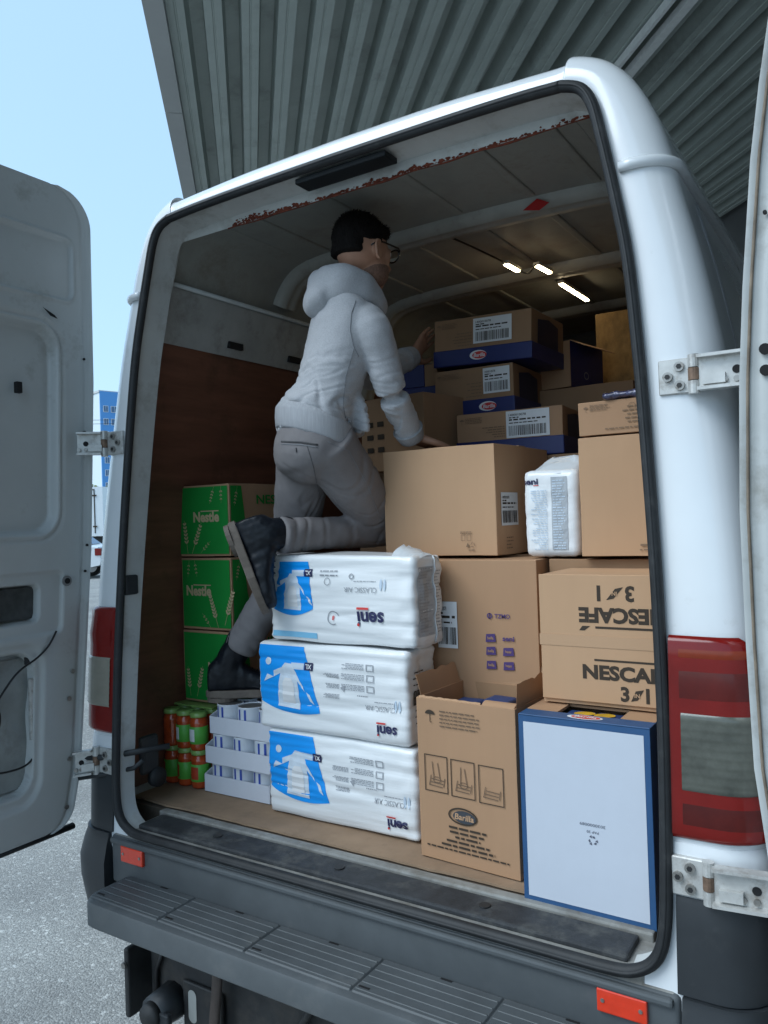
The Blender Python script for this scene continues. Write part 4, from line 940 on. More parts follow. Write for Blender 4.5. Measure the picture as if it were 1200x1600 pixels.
    if big:
        D.ring(-.028, h-.075, .011, .011, .002); D.lines(-.055, .01, h-.046, h-.058, 2, .004, .1, seed=seed); D.ring(.055, h-.06, .008, .008, .003)
    else:
        for r_i in range(3): D.lines(-.01+.055, .125, h-.056-.029*r_i, h-.043-.029*r_i, 4, .0022, .25, 'r', seed=seed+r_i); D.frame(.133, .157, h-.060-.029*r_i, h-.041-.029*r_i, .0025)
        for r_i in range(3): D.lines(-.035+.02, .03+.012, h-.085-.028*r_i, h-.075-.028*r_i, 4, .0020, .3, 'r', seed=seed+7+r_i)
        D.poly([(.046, h-.11), (.062, h-.104), (.058, h-.122)])
        for k in range(6): D.disc(.118+.006*k-.015, sv+sw*1.35, .002, n=6)
    D.build('small_print', GREYINK, t)
    D = Decal(f2)
    for k in (0, 1): 
        D.disc(su+sw*.42+.012*k, sv+sw*1.05, .004, .016, n=12)
    D.build('figure_mark', PALEINK, t)
    if big:
        D = Decal(f2); D.text('8', -.012, .075, height=.012, rot=180, bold=.02); D.build('count_lettering', REDINK, t)
        D = Decal(f2); D.ring(-.012, .075, .020, .020, .003, 20, 20, 300); D.build('count_ring', GREYINK, t)
        D = Decal(f1); D.rect(-hx+.012, -.075, .012, .028, 14, 1); D.build('blue_strip', mat('soft_cyan', (.22, .52, .74), .35), t)
    sd_ = SD(.0016)
    if big:
        D = Decal(sd_); D.rect(.018, d*.62, .03, h-.035, 6, 12); D.build('side_panel', mat('grey_film_print', (.42, .45, .48), .35), t)
        D = Decal(SD(.003)); D.lines(.024, d*.60, .035, h-.04, 22, .0028, .35, seed=3); D.lines(d*.68, d-.02, .035, h-.05, 20, .0026, .4, seed=4); D.build('side_print', GREYINK, t)
        FP = []
        for i in range(20):
            v = i/19; FP.append(SD(.004)(d*.66, lerp(.006, h-.006, v)))
        MB().tube(FP, .0028, 5).build('film_fold', POLYCLR, t, True)
    else:
        D = Decal(SD(.0025)); D.lines(.03, d-.03, .06, h-.06, 9, .003, .5, seed=seed)
        for k in range(12): D.rect(.025+k*.0035, .0265+k*.0035+(.001 if k % 3 else 0), h*.42, h*.56)
        D.build('side_print', INK, t)
    return t, P, (hx, hy, hz)
film_pack('hygiene_pack', 'bottom pack of the white and blue film pack stack, standing on the cardboard', -.413, .103, .248, .150, FZ, .247, R(-.5), 1, False)
film_pack('hygiene_pack', 'middle pack of the white and blue film pack stack', -.437, .088, .245, .152, FZ+.250, .255, R(-.4), 2, False)
t3, _, _ = film_pack('hygiene_pack', 'top film pack of the stack with large brand word, under the kneeling man', -.398, .112, .258, .150, FZ+.510, .252, R(-1.5), 3, True)
# loose gathered film at the upper right corner of the top pack
mb = MB(); rows = []
for i in range(9):
    a = i/8; row = []
    for j in range(13):
        b = j/12; zt_ = .242+.032*math.sin(math.pi*a)**.7*(1-.5*b)+.008*noise.noise(Vector((i*.9, j*.8, 3)))
        row.append(Vector((.180+.075*b+.004*noise.noise(Vector((i, j*.7, 1))), .006+.135*a, zt_-.012*b)))
    rows.append(row)
mb.loft(rows, False); mb.build('gathered_film', POLYCLR, t3, True)

# ---- the standing pack upstairs
def standing_pack():
    x0, x1, y, d, z, h = .333, .486, .475, .20, 1.3745, .232
    w = x1-x0; t = thing('hygiene_pack', 'white film pack standing upright between two plain cartons', 'pack', ((x0+x1)/2, y, z), R(-2), 'white hygiene packs')
    hx, hy, hz = w/2, d/2, h/2
    def disp(p, n):
        q = p.copy(); fz = p.z/hz
        q.x *= 1+.02*math.sin(fz*2)
        return q+n*(.003*noise.noise(Vector((p.x*20, p.y*8, p.z*20)))+.002*noise.noise(p*60))
    mb, P = soft_box((hx, hy, hz), .016, (18, 12, 24), disp)
    for p in mb.v: p.y += hy; p.z += hz
    mb.build('film', POLY, t, True)
    def F(eps): return lambda u, v: (lambda p: Vector((p.x, p.y+hy-eps, p.z+hz)))(P(max(-hx+.003, min(hx-.003, u)), -hy, max(-hz+.003, min(hz-.003, v-hz))))
    D = Decal(F(.002)); D.text('seni', -hx+.022, h-.03, width=.046, height=.016, bold=.03); D.build('brand_lettering', NAVY, t)
    D = Decal(F(.002)); D.rect(-hx+.030, -hx+.046, h-.0415, h-.0395); D.build('brand_mark', REDINK, t)
    D = Decal(F(.0014)); D.rect(.004, hx-.028, .018, h-.02, 5, 14); D.build('grey_panel', mat('grey_film_print', (.42, .45, .48), .35), t)
    D = Decal(F(.0026)); D.lines(-hx+.018, -.008, .02, h-.055, 26, .0026, .5, 'r', seed=8); D.lines(.008, hx-.032, .022, h-.03, 26, .0026, .4, seed=9); D.build('small_print', PALEINK, t)
    mb = MB(); rings = []
    for k in range(8):
        a = k/7; ring = []
        for j in range(40):
            th = 2*math.pi*j/40; cx, cy = abs(math.cos(th))**.5*(1 if math.cos(th) > 0 else -1), abs(math.sin(th))**.5*(1 if math.sin(th) > 0 else -1)
            s_ = 1-.42*a**1.4; wob = .008*a*noise.noise(Vector((math.cos(th)*3, math.sin(th)*3, a*2)))*2
            ring.append(Vector((cx*hx*.985*s_+.018*a+wob, hy+cy*hy*.985*(1-.72*a)+wob, h-.012+.048*a+.010*a*noise.noise(Vector((th*2, a*3, 5))))))
        rings.append(ring)
    mb.loft(rings, True, True); mb.build('gathered_film', POLYCLR, t, True)
standing_pack()

# ---- cartons
def label_on(t, fr_fn, u, v, w, h, seed, number='1400010078'):
    O = fr_fn(u, v); O2 = fr_fn(u+1, v)-fr_fn(u, v); V2 = fr_fn(u, v+1)-fr_fn(u, v); N = O2.cross(V2)
    D = Decal(lambda a, b: O+O2*a+V2*b+N*.0004); D.rect(0, w, 0, h); lb = D.build('shipping_label', LABELW, t)
    D = Decal(lambda a, b: O+O2*a+V2*b+N*.0012); rnd = random.Random(seed); x = .06*w
    while x < w*.93:
        bw = rnd.choice((.0011, .0011, .0019, .0030)); D.rect(x, x+bw, h*.08, h*.45); x += bw+rnd.choice((.0010, .0015, .0030))
    D.text(number, w*.27, h*.85, width=w*.40, height=h*.085, bold=.01)
    D.lines(w*.07, w*.92, h*.66, h*.67, 1, h*.055, .05, seed=seed); D.lines(w*.07, w*.30, h*.75, h*.75, 1, h*.04, .05, seed=seed+1); D.lines(w*.07, w*.75, h*.55, h*.55, 1, h*.035, .05, seed=seed+2)
    D.build('barcode', INK, lb)
def umbrella(D, u, v, s):
    D.poly([(u+s*math.cos(t), v+s*.75*math.sin(t)) for t in [math.pi*k/14 for k in range(15)]]); D.rect(u-s*.06, u+s*.06, v-s*1.3, v); D.ring(u+s*.16, v-s*1.3, s*.2, s*.2, s*.1, 8, 180, 360)
def oval_logo(t, fr_a, fr_b, fr_c, u, v, a, body, ring_m, fill_m, text_m, back=None):
    D = Decal(fr_a); D.disc(u-a*.18, v+a*.02, a*1.1, a*.56); D.build('logo_ring', ring_m, t)
    D = Decal(fr_b); D.disc(u, v, a*.93, a*.43); D.build('logo_oval', fill_m, t)
    D = Decal(fr_c); D.text(body, u, v, width=a*1.5, height=a*.44, bold=.02, shear=.15); D.build('logo_lettering', text_m, t)
# tall open pasta box at the sill
def open_box():
    x0, x1, y, d, z, h = .138, .416, .19, .235, FZ, .402; w = x1-x0
    t = thing('pasta_carton', 'tall brown pasta carton with torn open flaps and three handling pictures', 'box', ((x0+x1)/2, y, z), R(-3.5), GROUPK)
    th = .005
    mb, _ = soft_box((w/2, th/2, h/2), .0012, (10, 2, 12), lambda p, n: p+Vector((0, .0014*noise.noise(Vector((p.x*9, 0, p.z*9))), 0)))
    for p in mb.v: p.y += th/2; p.z += h/2
    mb.build('front_wall', KRAFT, t)
    MB().box(-w/2, w/2, d-th, d, 0, h).build('back_wall', KRAFT3, t); MB().box(-w/2, -w/2+th, th, d-th, 0, h).build('side_wall', KRAFT, t); MB().box(w/2-th, w/2, th, d-th, 0, h).build('side_wall', KRAFT, t)
    MB().box(-w/2+th, w/2-th, th, d-th, .0, .006).build('base_panel', KRAFT3, t)
    # flaps
    def flap(P, Q, n, L, curl, m=KRAFT3, name='flap', rag=0, seed=0):
        P, Q, n = Vector(P), Vector(Q), Vector(n); rows = []
        for i in range(7):
            a = i/6; row = []
            for j in range(13):
                b = j/12; ed = L*(1+rag*noise.noise(Vector((b*7, seed, 2)))) if i == 6 else L*a
                ang = curl*a; row.append(lerp(P, Q, b)+n*(ed*math.cos(ang))+Vector((0, 0, 1))*(ed*math.sin(ang)))
            rows.append(row)
        mb = MB().loft(rows, False); lo = [[p+Vector((0, 0, -.004)) for p in r] for r in rows]; mb.loft([r[::-1] for r in lo], False); mb.loft([rows[-1], lo[-1]], False)
        mb.loft([[r[0] for r in rows], [r[0] for r in lo]], False); mb.loft([[r[-1] for r in rows], [r[-1] for r in lo]], False)
        return mb.build(name, m, t, True)
    flap((-w/2+.002, .02, h), (-w/2+.002, d-.02, h), (-.18, -.05, .98), .075, -.25, KRAFT, rag=.1, seed=1)
    flap((w/2-.002, .01, h), (w/2-.002, d-.03, h+.0), (.10, -.05, .60), .062, .4, KRAFT, rag=.25, seed=4)
    flap((-w/2+.01, d-.002, h), (w/2-.01, d-.002, h), (0, .35, .9), .05, .2, KRAFT3, rag=.15, seed=5)
    flap((w/2-.09, .003, h), (w/2-.004, .003, h), (.02, .55, .45), .065, -.4, KRAFT, rag=.35, seed=6)
    mb = MB(); pts = []
    for i in range(25):
        b = i/24; x = lerp(-w/2+.004, w/2-.095, b); pts.append((x, .004+.002*noise.noise(Vector((i*.9, 0, 1))), h+.004*abs(noise.noise(Vector((i*.7, 4, 1))))))
    rows = [[Vector((x, y_, h-.006)) for x, y_, z_ in pts], [Vector((x, y_+.003, z_+.003)) for x, y_, z_ in pts], [Vector((x, y_+.007, z_-.002)) for x, y_, z_ in pts]]
    MB().loft(rows, False).build('torn_edge', KRAFT2, t, True)
    f1 = plane_map((0, -.0014, 0), (1, 0, 0), (0, 0, 1), (0, -1, 0), .0012)
    D = Decal(f1); umbrella(D, -.098, h-.038, .014); D.build('umbrella_mark', INK, t)
    SOFTINK = mat('soft_ink', (.16, .11, .075), .8, spec=.2)
    for k, u in enumerate((-.085, -.008, .070)):
        D = Decal(f1); D.frame(u-.034, u+.034, .170-.002*k, .262-.002*k, .0022); fm = D.build('handling_picture', INK, t)
        b0_ = .185-.002*k; D = Decal(f1)
        for q in range(3):
            D.poly([(u-.022+.004*q, b0_+.008*q), (u+.018+.002*q, b0_-.002+.008*q), (u+.0182+.002*q, b0_+.0+.008*q), (u-.022+.004*q, b0_+.0022+.008*q)])
        D.poly([(u-.022, b0_), (u-.020, b0_), (u-.014, b0_+.026), (u-.016, b0_+.026)]); D.poly([(u+.020, b0_), (u+.022, b0_), (u+.026, b0_+.022), (u+.024, b0_+.022)])
        if k < 2:
            D.poly([(u-.008, b0_+.02), (u-.006, b0_+.02), (u-.010+.006*k, b0_+.06), (u-.012+.006*k, b0_+.06)]); D.poly([(u+.010, b0_+.02), (u+.012, b0_+.02), (u+.006, b0_+.058), (u+.004, b0_+.058)])
            D.ring(u+.002, b0_+.016, .012, .008, .0016, 14)
        D.build('drawing', SOFTINK, fm)
    D = Decal(f1)
    D.lines(-.07, .06, h-.065, h-.028, 5, .0030, .22, seed=2)
    D.build('small_print', SOFTINK, t)
    D = Decal(f1)
    for k, wd in enumerate((.105, .10, .07, .12, .15)): D.lines(-wd/2, wd/2, .091-.0115*k, .091-.0115*k, 1, .0052, .0, 'c', seed=20+k)
    D.lines(-.118, .112, .034, .034, 1, .0040, 0, seed=31); D.build('small_print', INK, t)
    f2 = plane_map((0, -.0014, 0), (1, 0, 0), (0, 0, 1), (0, -1, 0), .0018); f3 = plane_map((0, -.0014, 0), (1, 0, 0), (0, 0, 1), (0, -1, 0), .0024)
    D = Decal(f1); D.ring(-.012, .122, .041, .021, .003, 36); D.ring(-.012, .122, .037, .0185, .0012, 36); D.build('logo_ring', INK, t)
    D = Decal(f2); D.disc(-.007, .121, .032, .0155, 30); D.build('logo_oval', mat('logo_slate', (.045, .05, .06), .7), t)
    D = Decal(f3); D.text('Barilla', -.007, .121, width=.054, height=.015, bold=.02, shear=.12); D.build('logo_lettering', KRAFT2, t)
    for k, (dx, dy, dz, s) in enumerate(((-.062, .07, .365, 1), (.02, .075, .355, 2), (-.06, .15, .372, 3), (.03, .15, .385, 4))):
        nm = ('front left', 'front right', 'rear left', 'rear right')[k]
        p = thing('pasta_pack', f'dark blue pasta pack inside the open carton, {nm} one', 'pack', (t.location.x+dx, t.location.y+dy, z+.008), R(-3.5), 'blue pasta packs in the open carton')
        mb, _ = soft_box((.037, .034, (dz-.008)/2), .008, (6, 6, 10), lambda q, n, s=s: q+n*.003*noise.noise(q*30+Vector((s*4, 0, 0))))
        for v in mb.v: v.z += (dz-.008)/2
        mb.build('film', BLUEBOX, p, True)
open_box()
# display carton on its side: white base panel with blue border
def white_panel_box():
    x0, x1, y, d, z, h = .446, .738, .128, .215, .622, .418; w = x1-x0
    t = thing('display_carton', 'display carton on its side showing a plain white base with blue border', 'box', ((x0+x1)/2, y, z), R(-.5), GROUPK)
    mb, _ = soft_box((w/2, .0015, h/2), .001, (8, 2, 8)); 
    for p in mb.v: p.y += .0015; p.z += h/2
    mb.build('base_panel', BLUEEDGE, t)
    for nm, bx in (('side_panel', (-w/2, -w/2+.004, .003, d, .0, h)), ('side_panel', (w/2-.004, w/2, .003, d, .0, h)), ('bottom_panel', (-w/2+.004, w/2-.004, .003, d, 0, .004))): MB().box(*bx).build(nm, BLUEEDGE, t)
    MB().bbox(-w/2+.0002, w/2-.0002, .0, .050, h-.004, h+.0005, .0012, 1).build('top_strip', BLUEEDGE, t)
    MB().box(-w/2+.004, w/2-.004, d-.004, d, .004, h-.004).build('back_panel', KRAFT, t)
    for a, b in ((-w/2+.001, -w/2+.075), (w/2-.075, w/2-.001)): MB().box(a, b, .051, d, h-.005, h+.001).build('kraft_flap', KRAFT, t)
    MB().box(-w/2+.0755, w/2-.0755, .13, d, h-.005, h+.0005).build('kraft_flap', KRAFT, t)
    f1 = plane_map((0, 0, 0), (1, 0, 0), (0, 0, 1), (0, -1, 0), .0008)
    D = Decal(f1); D.rect(-w/2+.012, w/2-.013, .012, h-.016); D.build('white_panel', WHITEP, t)
    f2 = plane_map((0, 0, 0), (1, 0, 0), (0, 0, 1), (0, -1, 0), .0016)
    D = Decal(f2); D.text('3030000089', .018, .196, width=.056, height=.0062, rot=180); D.text('PAP 20', .018, .181, width=.026, height=.0055, rot=180)
    for k in range(3):
        a = R(90+120*k); c_, s_ = math.cos(a), math.sin(a); u, v = .018, .163
        def T(x, y): return (u+x*math.cos(a)-y*math.sin(a), v+x*math.sin(a)+y*math.cos(a))
        D.poly([T(.0045, -.0055), T(.0095, -.0040), T(.0095, .0010), T(.0060, .0005)]); D.poly([T(.0045, .0018), T(.0115, .0030), T(.0070, .0078)])
    D.build('recycling_print', mat('slate_ink', (.10, .11, .15), .7), t)
    tp1 = plane_map((0, 0, h+.0005), (1, 0, 0), (0, 1, 0), (0, 0, 1), .0006); tp2 = plane_map((0, 0, h+.0005), (1, 0, 0), (0, 1, 0), (0, 0, 1), .0012); tp3 = plane_map((0, 0, h+.0005), (1, 0, 0), (0, 1, 0), (0, 0, 1), .0018)
    D = Decal(tp1); D.disc(.0, .026, .040, .017); D.build('logo_ring', LABELW, t); D = Decal(tp2); D.disc(.002, .026, .033, .0125); D.build('logo_oval', REDINK, t)
    D = Decal(tp3); D.text('Barilla', .002, .026, width=.05, height=.012, bold=.02, shear=.12); D.build('logo_lettering', LABELW, t)
    for k in range(2):
        p = thing('pasta_pack', ('blue and yellow pasta pack at the left in the white panelled carton', 'blue and yellow pasta pack at the right in the white panelled carton')[k], 'pack', (t.location.x-.033+.066*k, y+.055, z+.005), 0, 'pasta packs in the white panelled carton')
        hh = .404
        mb, _ = soft_box((.032, .034, hh/2), .006, (6, 6, 8), lambda q, n: q+n*.002*noise.noise(q*30))
        for v in mb.v: v.y += .034; v.z += hh/2
        mb.build('film', BLUEBOX, p, True)
        D = Decal(plane_map((0, .034, hh), (1, 0, 0), (0, 1, 0), (0, 0, 1), .0022)); D.disc(0.012-.02*k, .0, .024, .017, 20, 20); D.build('pasta_print', YELLOWP, p)
white_panel_box()
# instant coffee carton: two front flaps meeting under tape
t, w, fr, sd_, tp_ = carton('coffee_carton', 'pale brown coffee carton lying on the white panelled carton, its upper words upside down', .462, .850, .243, .22, 1.043, .305, KRAFT2, 0, GROUPK, seed=9)
MB().bbox(-w/2+.001, w/2-.001, -.0045, -.0012, .1515, .304, .0012, 1).build('front_flap', KRAFT2, t); MB().bbox(-w/2+.002, w/2-.001, -.0045, -.0012, .012, .1485, .0012, 1).build('front_flap', KRAFT2, t)
ff = plane_map((0, -.0045, 0), (1, 0, 0), (0, 0, 1), (0, -1, 0), .0008)
MB().box(-w/2-.0005, w/2, -.0056, -.0050, .138, .164).build('tape', TAPE, t)
D = Decal(ff)
# upper flap, rotated half a turn
bx = -w/2+.155; D.text('NESCAFE', .0, .212, width=.196, height=.036, rot=180, bold=.045); D.rect(-.060, .172, .1815, .1865); D.poly([(-.098, .176), (-.086, .176), (-.072, .1865), (-.090, .1865)])
D.text('3', -.010+.03, .262, height=.036, rot=180, bold=.035); D.text('1', -.070+.02, .262, height=.036, rot=180, bold=.035); D.poly([(-.033, .247), (-.016, .251), (.006, .277), (-.012, .273)])
# lower flap
D.text('NESCAFE', .007, .082, width=.200, height=.034, bold=.045); D.rect(-.065, .176, .1075, .1120); D.poly([(.176, .110), (.19, .112), (.196, .122), (.182, .118)])
D.text('3', .002, .037, height=.034, bold=.035); D.text('1', .052, .037, height=.034, bold=.035); D.poly([(.015, .022), (.030, .026), (.044, .050), (.026, .046)])
D.build('lettering', INK, t)
D = Decal(plane_map((0, -.0045, 0), (1, 0, 0), (0, 0, 1), (0, -1, 0), .0016)); D.text('IN', -.014, .262, height=.009, rot=180, bold=.02); D.text('IN', .029, .036, height=.009, bold=.02); D.build('small_lettering', KRAFT2, t)
# large carton behind
t, w, fr, sd_, tp_ = carton('hygiene_carton', 'large brown carton with purple brand marks behind the open pasta carton', -.235, .386, .423, .45, FZ, .738, KRAFT, 0, GROUPK, seed=12, tape=TAPE)
def U(x): return x-(.386-.235)/2
D = Decal(fr); D.text('TZMO', U(.283), .585, width=.045, height=.012, bold=.015)
D.ring(U(.246), .585, .008, .008, .003, 14); D.rect(U(.2445), U(.2475), .577, .593)
for k, v in enumerate((.525, .490, .452)):
    Q = Decal(fr); Q.poly([(U(.232), v-.012), (U(.262), v-.010), (U(.260), v+.012), (U(.234), v+.010)]); Q.build('brand_badge', PURPLE, t)
    if k: Q = Decal(fr); Q.poly([(U(.282), v-.012), (U(.314), v-.010), (U(.312), v+.012), (U(.284), v+.010)]); Q.build('brand_badge', PURPLE, t)
D.text('seni', U(.299), .525, width=.034, height=.013, bold=.03); D.build('brand_lettering', PURPLE, t)
D = Decal(plane_map((0, 0, 0), (1, 0, 0), (0, 0, 1), (0, -1, 0), .0020))
for k, v in enumerate((.525, .490, .452)):
    D.text('bella', U(.247), v, width=.018, height=.008, bold=.02)
    if k: D.text('happy', U(.298), v, width=.018, height=.009, bold=.02)
D.build('brand_lettering', KRAFT, t)
label_on(t, fr, U(.085), .49, .062, .13, 5)
D = Decal(tp_); D.rect(-w/2+.01, w/2-.01, .2225, .2255); D.build('flap_gap', INK, t)
# carton under the right-hand column
carton('plain_carton', 'brown carton wedged behind the coffee carton against the wall', .398, .87, .478, .42, FZ, .737, KRAFT3, 0, GROUPK, seed=13, tape=TAPE)
# plain box in the middle
t, w, fr, sd_, tp_ = carton('plain_carton', 'big plain tan carton under the man\'s right hand', -.135, .243, .500, .40, 1.3745, .321, KRAFT2, R(-.8), GROUPK, seed=14, tape=TAPE)
D = Decal(fr); D.frame(.075, .088, .045, .062, .001); D.frame(.094, .107, .045, .062, .001); D.lines(.073, .11, .066, .07, 2, .002, .2, seed=3); D.lines(.098, .12, .018, .018, 1, .003, 0, seed=4)
for k in range(3):
    a = R(90+120*k); D.poly([(.112+.007*math.cos(a), .033+.007*math.sin(a)), (.112+.006*math.cos(a+1.6), .033+.006*math.sin(a+1.6)), (.112+.0075*math.cos(a+1.5), .033+.0075*math.sin(a+1.5)), (.112+.0085*math.cos(a+.1), .033+.0085*math.sin(a+.1))])
D.poly([(.090, .027), (.102, .027), (.096, .039)]) ; D.build('recycling_print', INK_FAINT, t)
label_on(t, sd_, .03, .085, .115, .095, 6)
D = Decal(sd_); D.lines(.06, .11, .02, .05, 4, .003, .3, seed=3); D.build('side_print', INK_FAINT, t)
# flap edge standing up along the rear of its top
MB().obox((.03, .14, .3245), (.10, 0, 0), (0, .05, .004), (0, -.0001, .0018)).build('loose_flap', KRAFT3, t)
# right column
t, w, fr, sd_, tp_ = carton('plain_carton', 'plain tan carton at the right, half hidden by the door pillar', .497, .80, .452, .36, 1.3745, .308, KRAFT2, 0, GROUPK, seed=15)
D = Decal(fr); D.lines(-.002, .02, .018, .018, 1, .003, 0, seed=4); D.lines(.0, .02, .03, .03, 1, .005, 0, seed=5); D.build('small_print', INK_FAINT, t)
t, w, fr, sd_, tp_ = carton('pasta_carton', 'low brown pasta carton on the plain carton beside the pillar', .500, .79, .455, .34, 1.6835, .089, KRAFT, R(.6), GROUPK, seed=16)
D = Decal(fr); umbrella(D, -w/2+.022, .071, .006); D.lines(-w/2+.032, -w/2+.085, .066, .078, 4, .0020, .2, seed=5); D.lines(-.03, .02, .03, .068, 5, .003, .3, 'r', seed=6); D.lines(-.075, .02, .016, .016, 1, .003, 0, seed=7); D.ring(-.006, .068, .009, .009, .001, 16); D.build('small_print', INK_FAINT, t)
label_on(t, fr, .020, .008, .11, .07, 7)
for k in range(2):
    p = thing('film_bundle', ('shiny blue film pack lying on the low pasta carton at the right, near one', 'shiny blue film pack lying on the low pasta carton at the right, far one')[k], 'pack', (.665, .50+.11*k, 1.773), R(3), 'shiny film packs')
    mb, _ = soft_box((.10, .05, .009), .008, (22, 12, 6), lambda q, n: q+n*.006*noise.noise(q*45))
    for v in mb.v: v.z += .009
    mb.build('film', FILMB, p, True)
# pasta cartons with blue foot and shipping label
def pasta_carton(lab, x0, x1, y, d, z, h, rz, tilt, seed, lu, lv, lw, lh, logo_u, band=.36, m=KRAFT):
    t, w, fr, sd_, tp_ = carton('pasta_carton', lab, x0, x1, y, d, z, h, m, rz, 'pasta cartons with blue foot band and shipping label', seed=seed, tilt=tilt)
    hb = h*band
    mb, _ = soft_box((w/2+.0018, d/2+.0018, hb/2), .003, (6, 6, 4))
    for p in mb.v: p.y += d/2; p.z += hb/2+.0008
    mb.build('blue_band', BLUEDEEP, t)
    fa = lambda e: plane_map((0, -.0018, 0), (1, 0, 0), (0, 0, 1), (0, -1, 0), e)
    if logo_u is not None: oval_logo(t, fa(.0008), fa(.0014), fa(.0020), logo_u, hb*.52, .030, 'Barilla', LABELW, REDINK, LABELW)
    label_on(t, fr, lu, lv, lw, lh, seed)
    D = Decal(fr); umbrella(D, -w/2+.022, h-.026, .008); D.lines(-w/2+.035, -w/2+.10, h-.034, h-.018, 4, .002, .2, seed=seed); D.lines(lu-.09, lu-.006, hb+.012, h*.66, 5, .003, .55, 'r', seed=seed+1); D.build('small_print', INK_FAINT, t)
    # dark cut-out with blue packs on the side
    D = Decal(sd_); D.poly([(.05, h*.16), (d-.06, h*.16), (d-.06, h*.82), (d*.5, h*.9), (.05, h*.82)]); D.build('side_window', mat('dark_blue_inside', (.008, .012, .05), .5), t)
    return t
pasta_carton('lowest labelled pasta carton, just behind the big plain carton', -.088, .290, .925, .30, 1.682, .160, R(3.0), 0, 31, -.005, .064, .150, .090, None, .38)
pasta_carton('middle labelled pasta carton of the leaning stack', -.215, .092, 1.005, .30, 1.8435, .176, R(2.0), 0, 32, .040, .075, .100, .090, .06, .33, KRAFT3)
pasta_carton('topmost labelled pasta carton, held by the man\'s left hand', -.216, .166, 1.000, .30, 2.0265, .172, R(-1.0), R(2.2), 33, -.03, .072, .148, .088, -.005, .34, KRAFT3)
# open carton and its neighbours at the back right
def back_open():
    x0, x1, y, d, z, h = .075, .20, 1.30, .26, 1.955, .17; w = x1-x0
    t = thing('pasta_carton', 'small carton with raised orange lit flap at the back of the load', 'box', ((x0+x1)/2, y, z), R(-10), GROUPK)
    for bx in ((-w/2, w/2, 0, .004, 0, h), (-w/2, w/2, d-.004, d, 0, h), (-w/2, -w/2+.004, .004, d-.004, 0, h)): MB().box(*bx).build('wall', KRAFT, t)
    MB().box(w/2-.004, w/2, .004, d-.004, 0, h-.001).build('side_wall', BLUEDEEP, t); MB().box(-w/2+.004, w/2-.004, .004, d-.004, 0, .004).build('base_panel', KRAFT3, t)
    mb = MB(); mb.add([(w/2, .004, h), (w/2, d-.004, h), (w/2+.055, d-.01, h-.028), (w/2+.055, .02, h-.028), (w/2, .004, h+.003), (w/2, d-.004, h+.003), (w/2+.055, d-.01, h-.025), (w/2+.055, .02, h-.025)], [(0, 1, 2, 3), (7, 6, 5, 4), (0, 3, 7, 4), (3, 2, 6, 7), (1, 0, 4, 5), (2, 1, 5, 6)]); mb.build('flap', KRAFT, t)
    D = Decal(plane_map((w/2, 0, 0), (0, 1, 0), (0, 0, 1), (1, 0, 0), .001)); D.ring(.12, .05, .018, .014, .003, 20); D.build('logo_ring', GREYINK, t)
back_open()
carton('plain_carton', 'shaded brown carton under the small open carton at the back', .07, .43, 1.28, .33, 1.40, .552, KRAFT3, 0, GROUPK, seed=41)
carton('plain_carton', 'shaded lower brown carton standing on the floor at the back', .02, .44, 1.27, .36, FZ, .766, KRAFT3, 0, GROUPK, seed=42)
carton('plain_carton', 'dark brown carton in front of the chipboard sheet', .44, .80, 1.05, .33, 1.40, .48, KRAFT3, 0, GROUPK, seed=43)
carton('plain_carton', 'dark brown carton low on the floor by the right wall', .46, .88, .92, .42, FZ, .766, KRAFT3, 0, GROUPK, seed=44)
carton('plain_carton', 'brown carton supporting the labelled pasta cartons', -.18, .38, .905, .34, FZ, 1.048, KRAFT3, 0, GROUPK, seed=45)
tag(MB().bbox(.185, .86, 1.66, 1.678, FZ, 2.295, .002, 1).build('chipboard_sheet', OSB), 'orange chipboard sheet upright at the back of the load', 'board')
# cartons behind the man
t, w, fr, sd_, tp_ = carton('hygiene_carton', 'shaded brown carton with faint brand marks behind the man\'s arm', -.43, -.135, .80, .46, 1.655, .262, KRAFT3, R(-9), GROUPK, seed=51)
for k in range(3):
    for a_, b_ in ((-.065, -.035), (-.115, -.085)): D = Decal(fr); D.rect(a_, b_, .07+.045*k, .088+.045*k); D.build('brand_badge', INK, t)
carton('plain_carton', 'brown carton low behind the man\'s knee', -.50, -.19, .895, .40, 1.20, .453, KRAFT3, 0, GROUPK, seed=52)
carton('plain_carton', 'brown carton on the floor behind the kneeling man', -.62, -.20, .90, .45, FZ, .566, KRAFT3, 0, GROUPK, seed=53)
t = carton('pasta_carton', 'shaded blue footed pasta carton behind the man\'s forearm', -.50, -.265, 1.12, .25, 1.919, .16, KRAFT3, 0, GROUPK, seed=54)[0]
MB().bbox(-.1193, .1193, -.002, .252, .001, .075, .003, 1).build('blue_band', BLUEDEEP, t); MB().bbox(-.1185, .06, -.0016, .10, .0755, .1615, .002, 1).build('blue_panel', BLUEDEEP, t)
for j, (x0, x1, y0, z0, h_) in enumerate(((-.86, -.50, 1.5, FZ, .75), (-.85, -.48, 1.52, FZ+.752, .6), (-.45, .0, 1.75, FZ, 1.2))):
    carton('plain_carton', ('dim brown carton on the floor far inside by the left wall', 'dim brown carton on top far inside by the left wall', 'dim tall brown carton far inside behind the load')[j], x0, x1, y0, .4, z0, h_, KRAFT3, 0, GROUPK, seed=60+j)
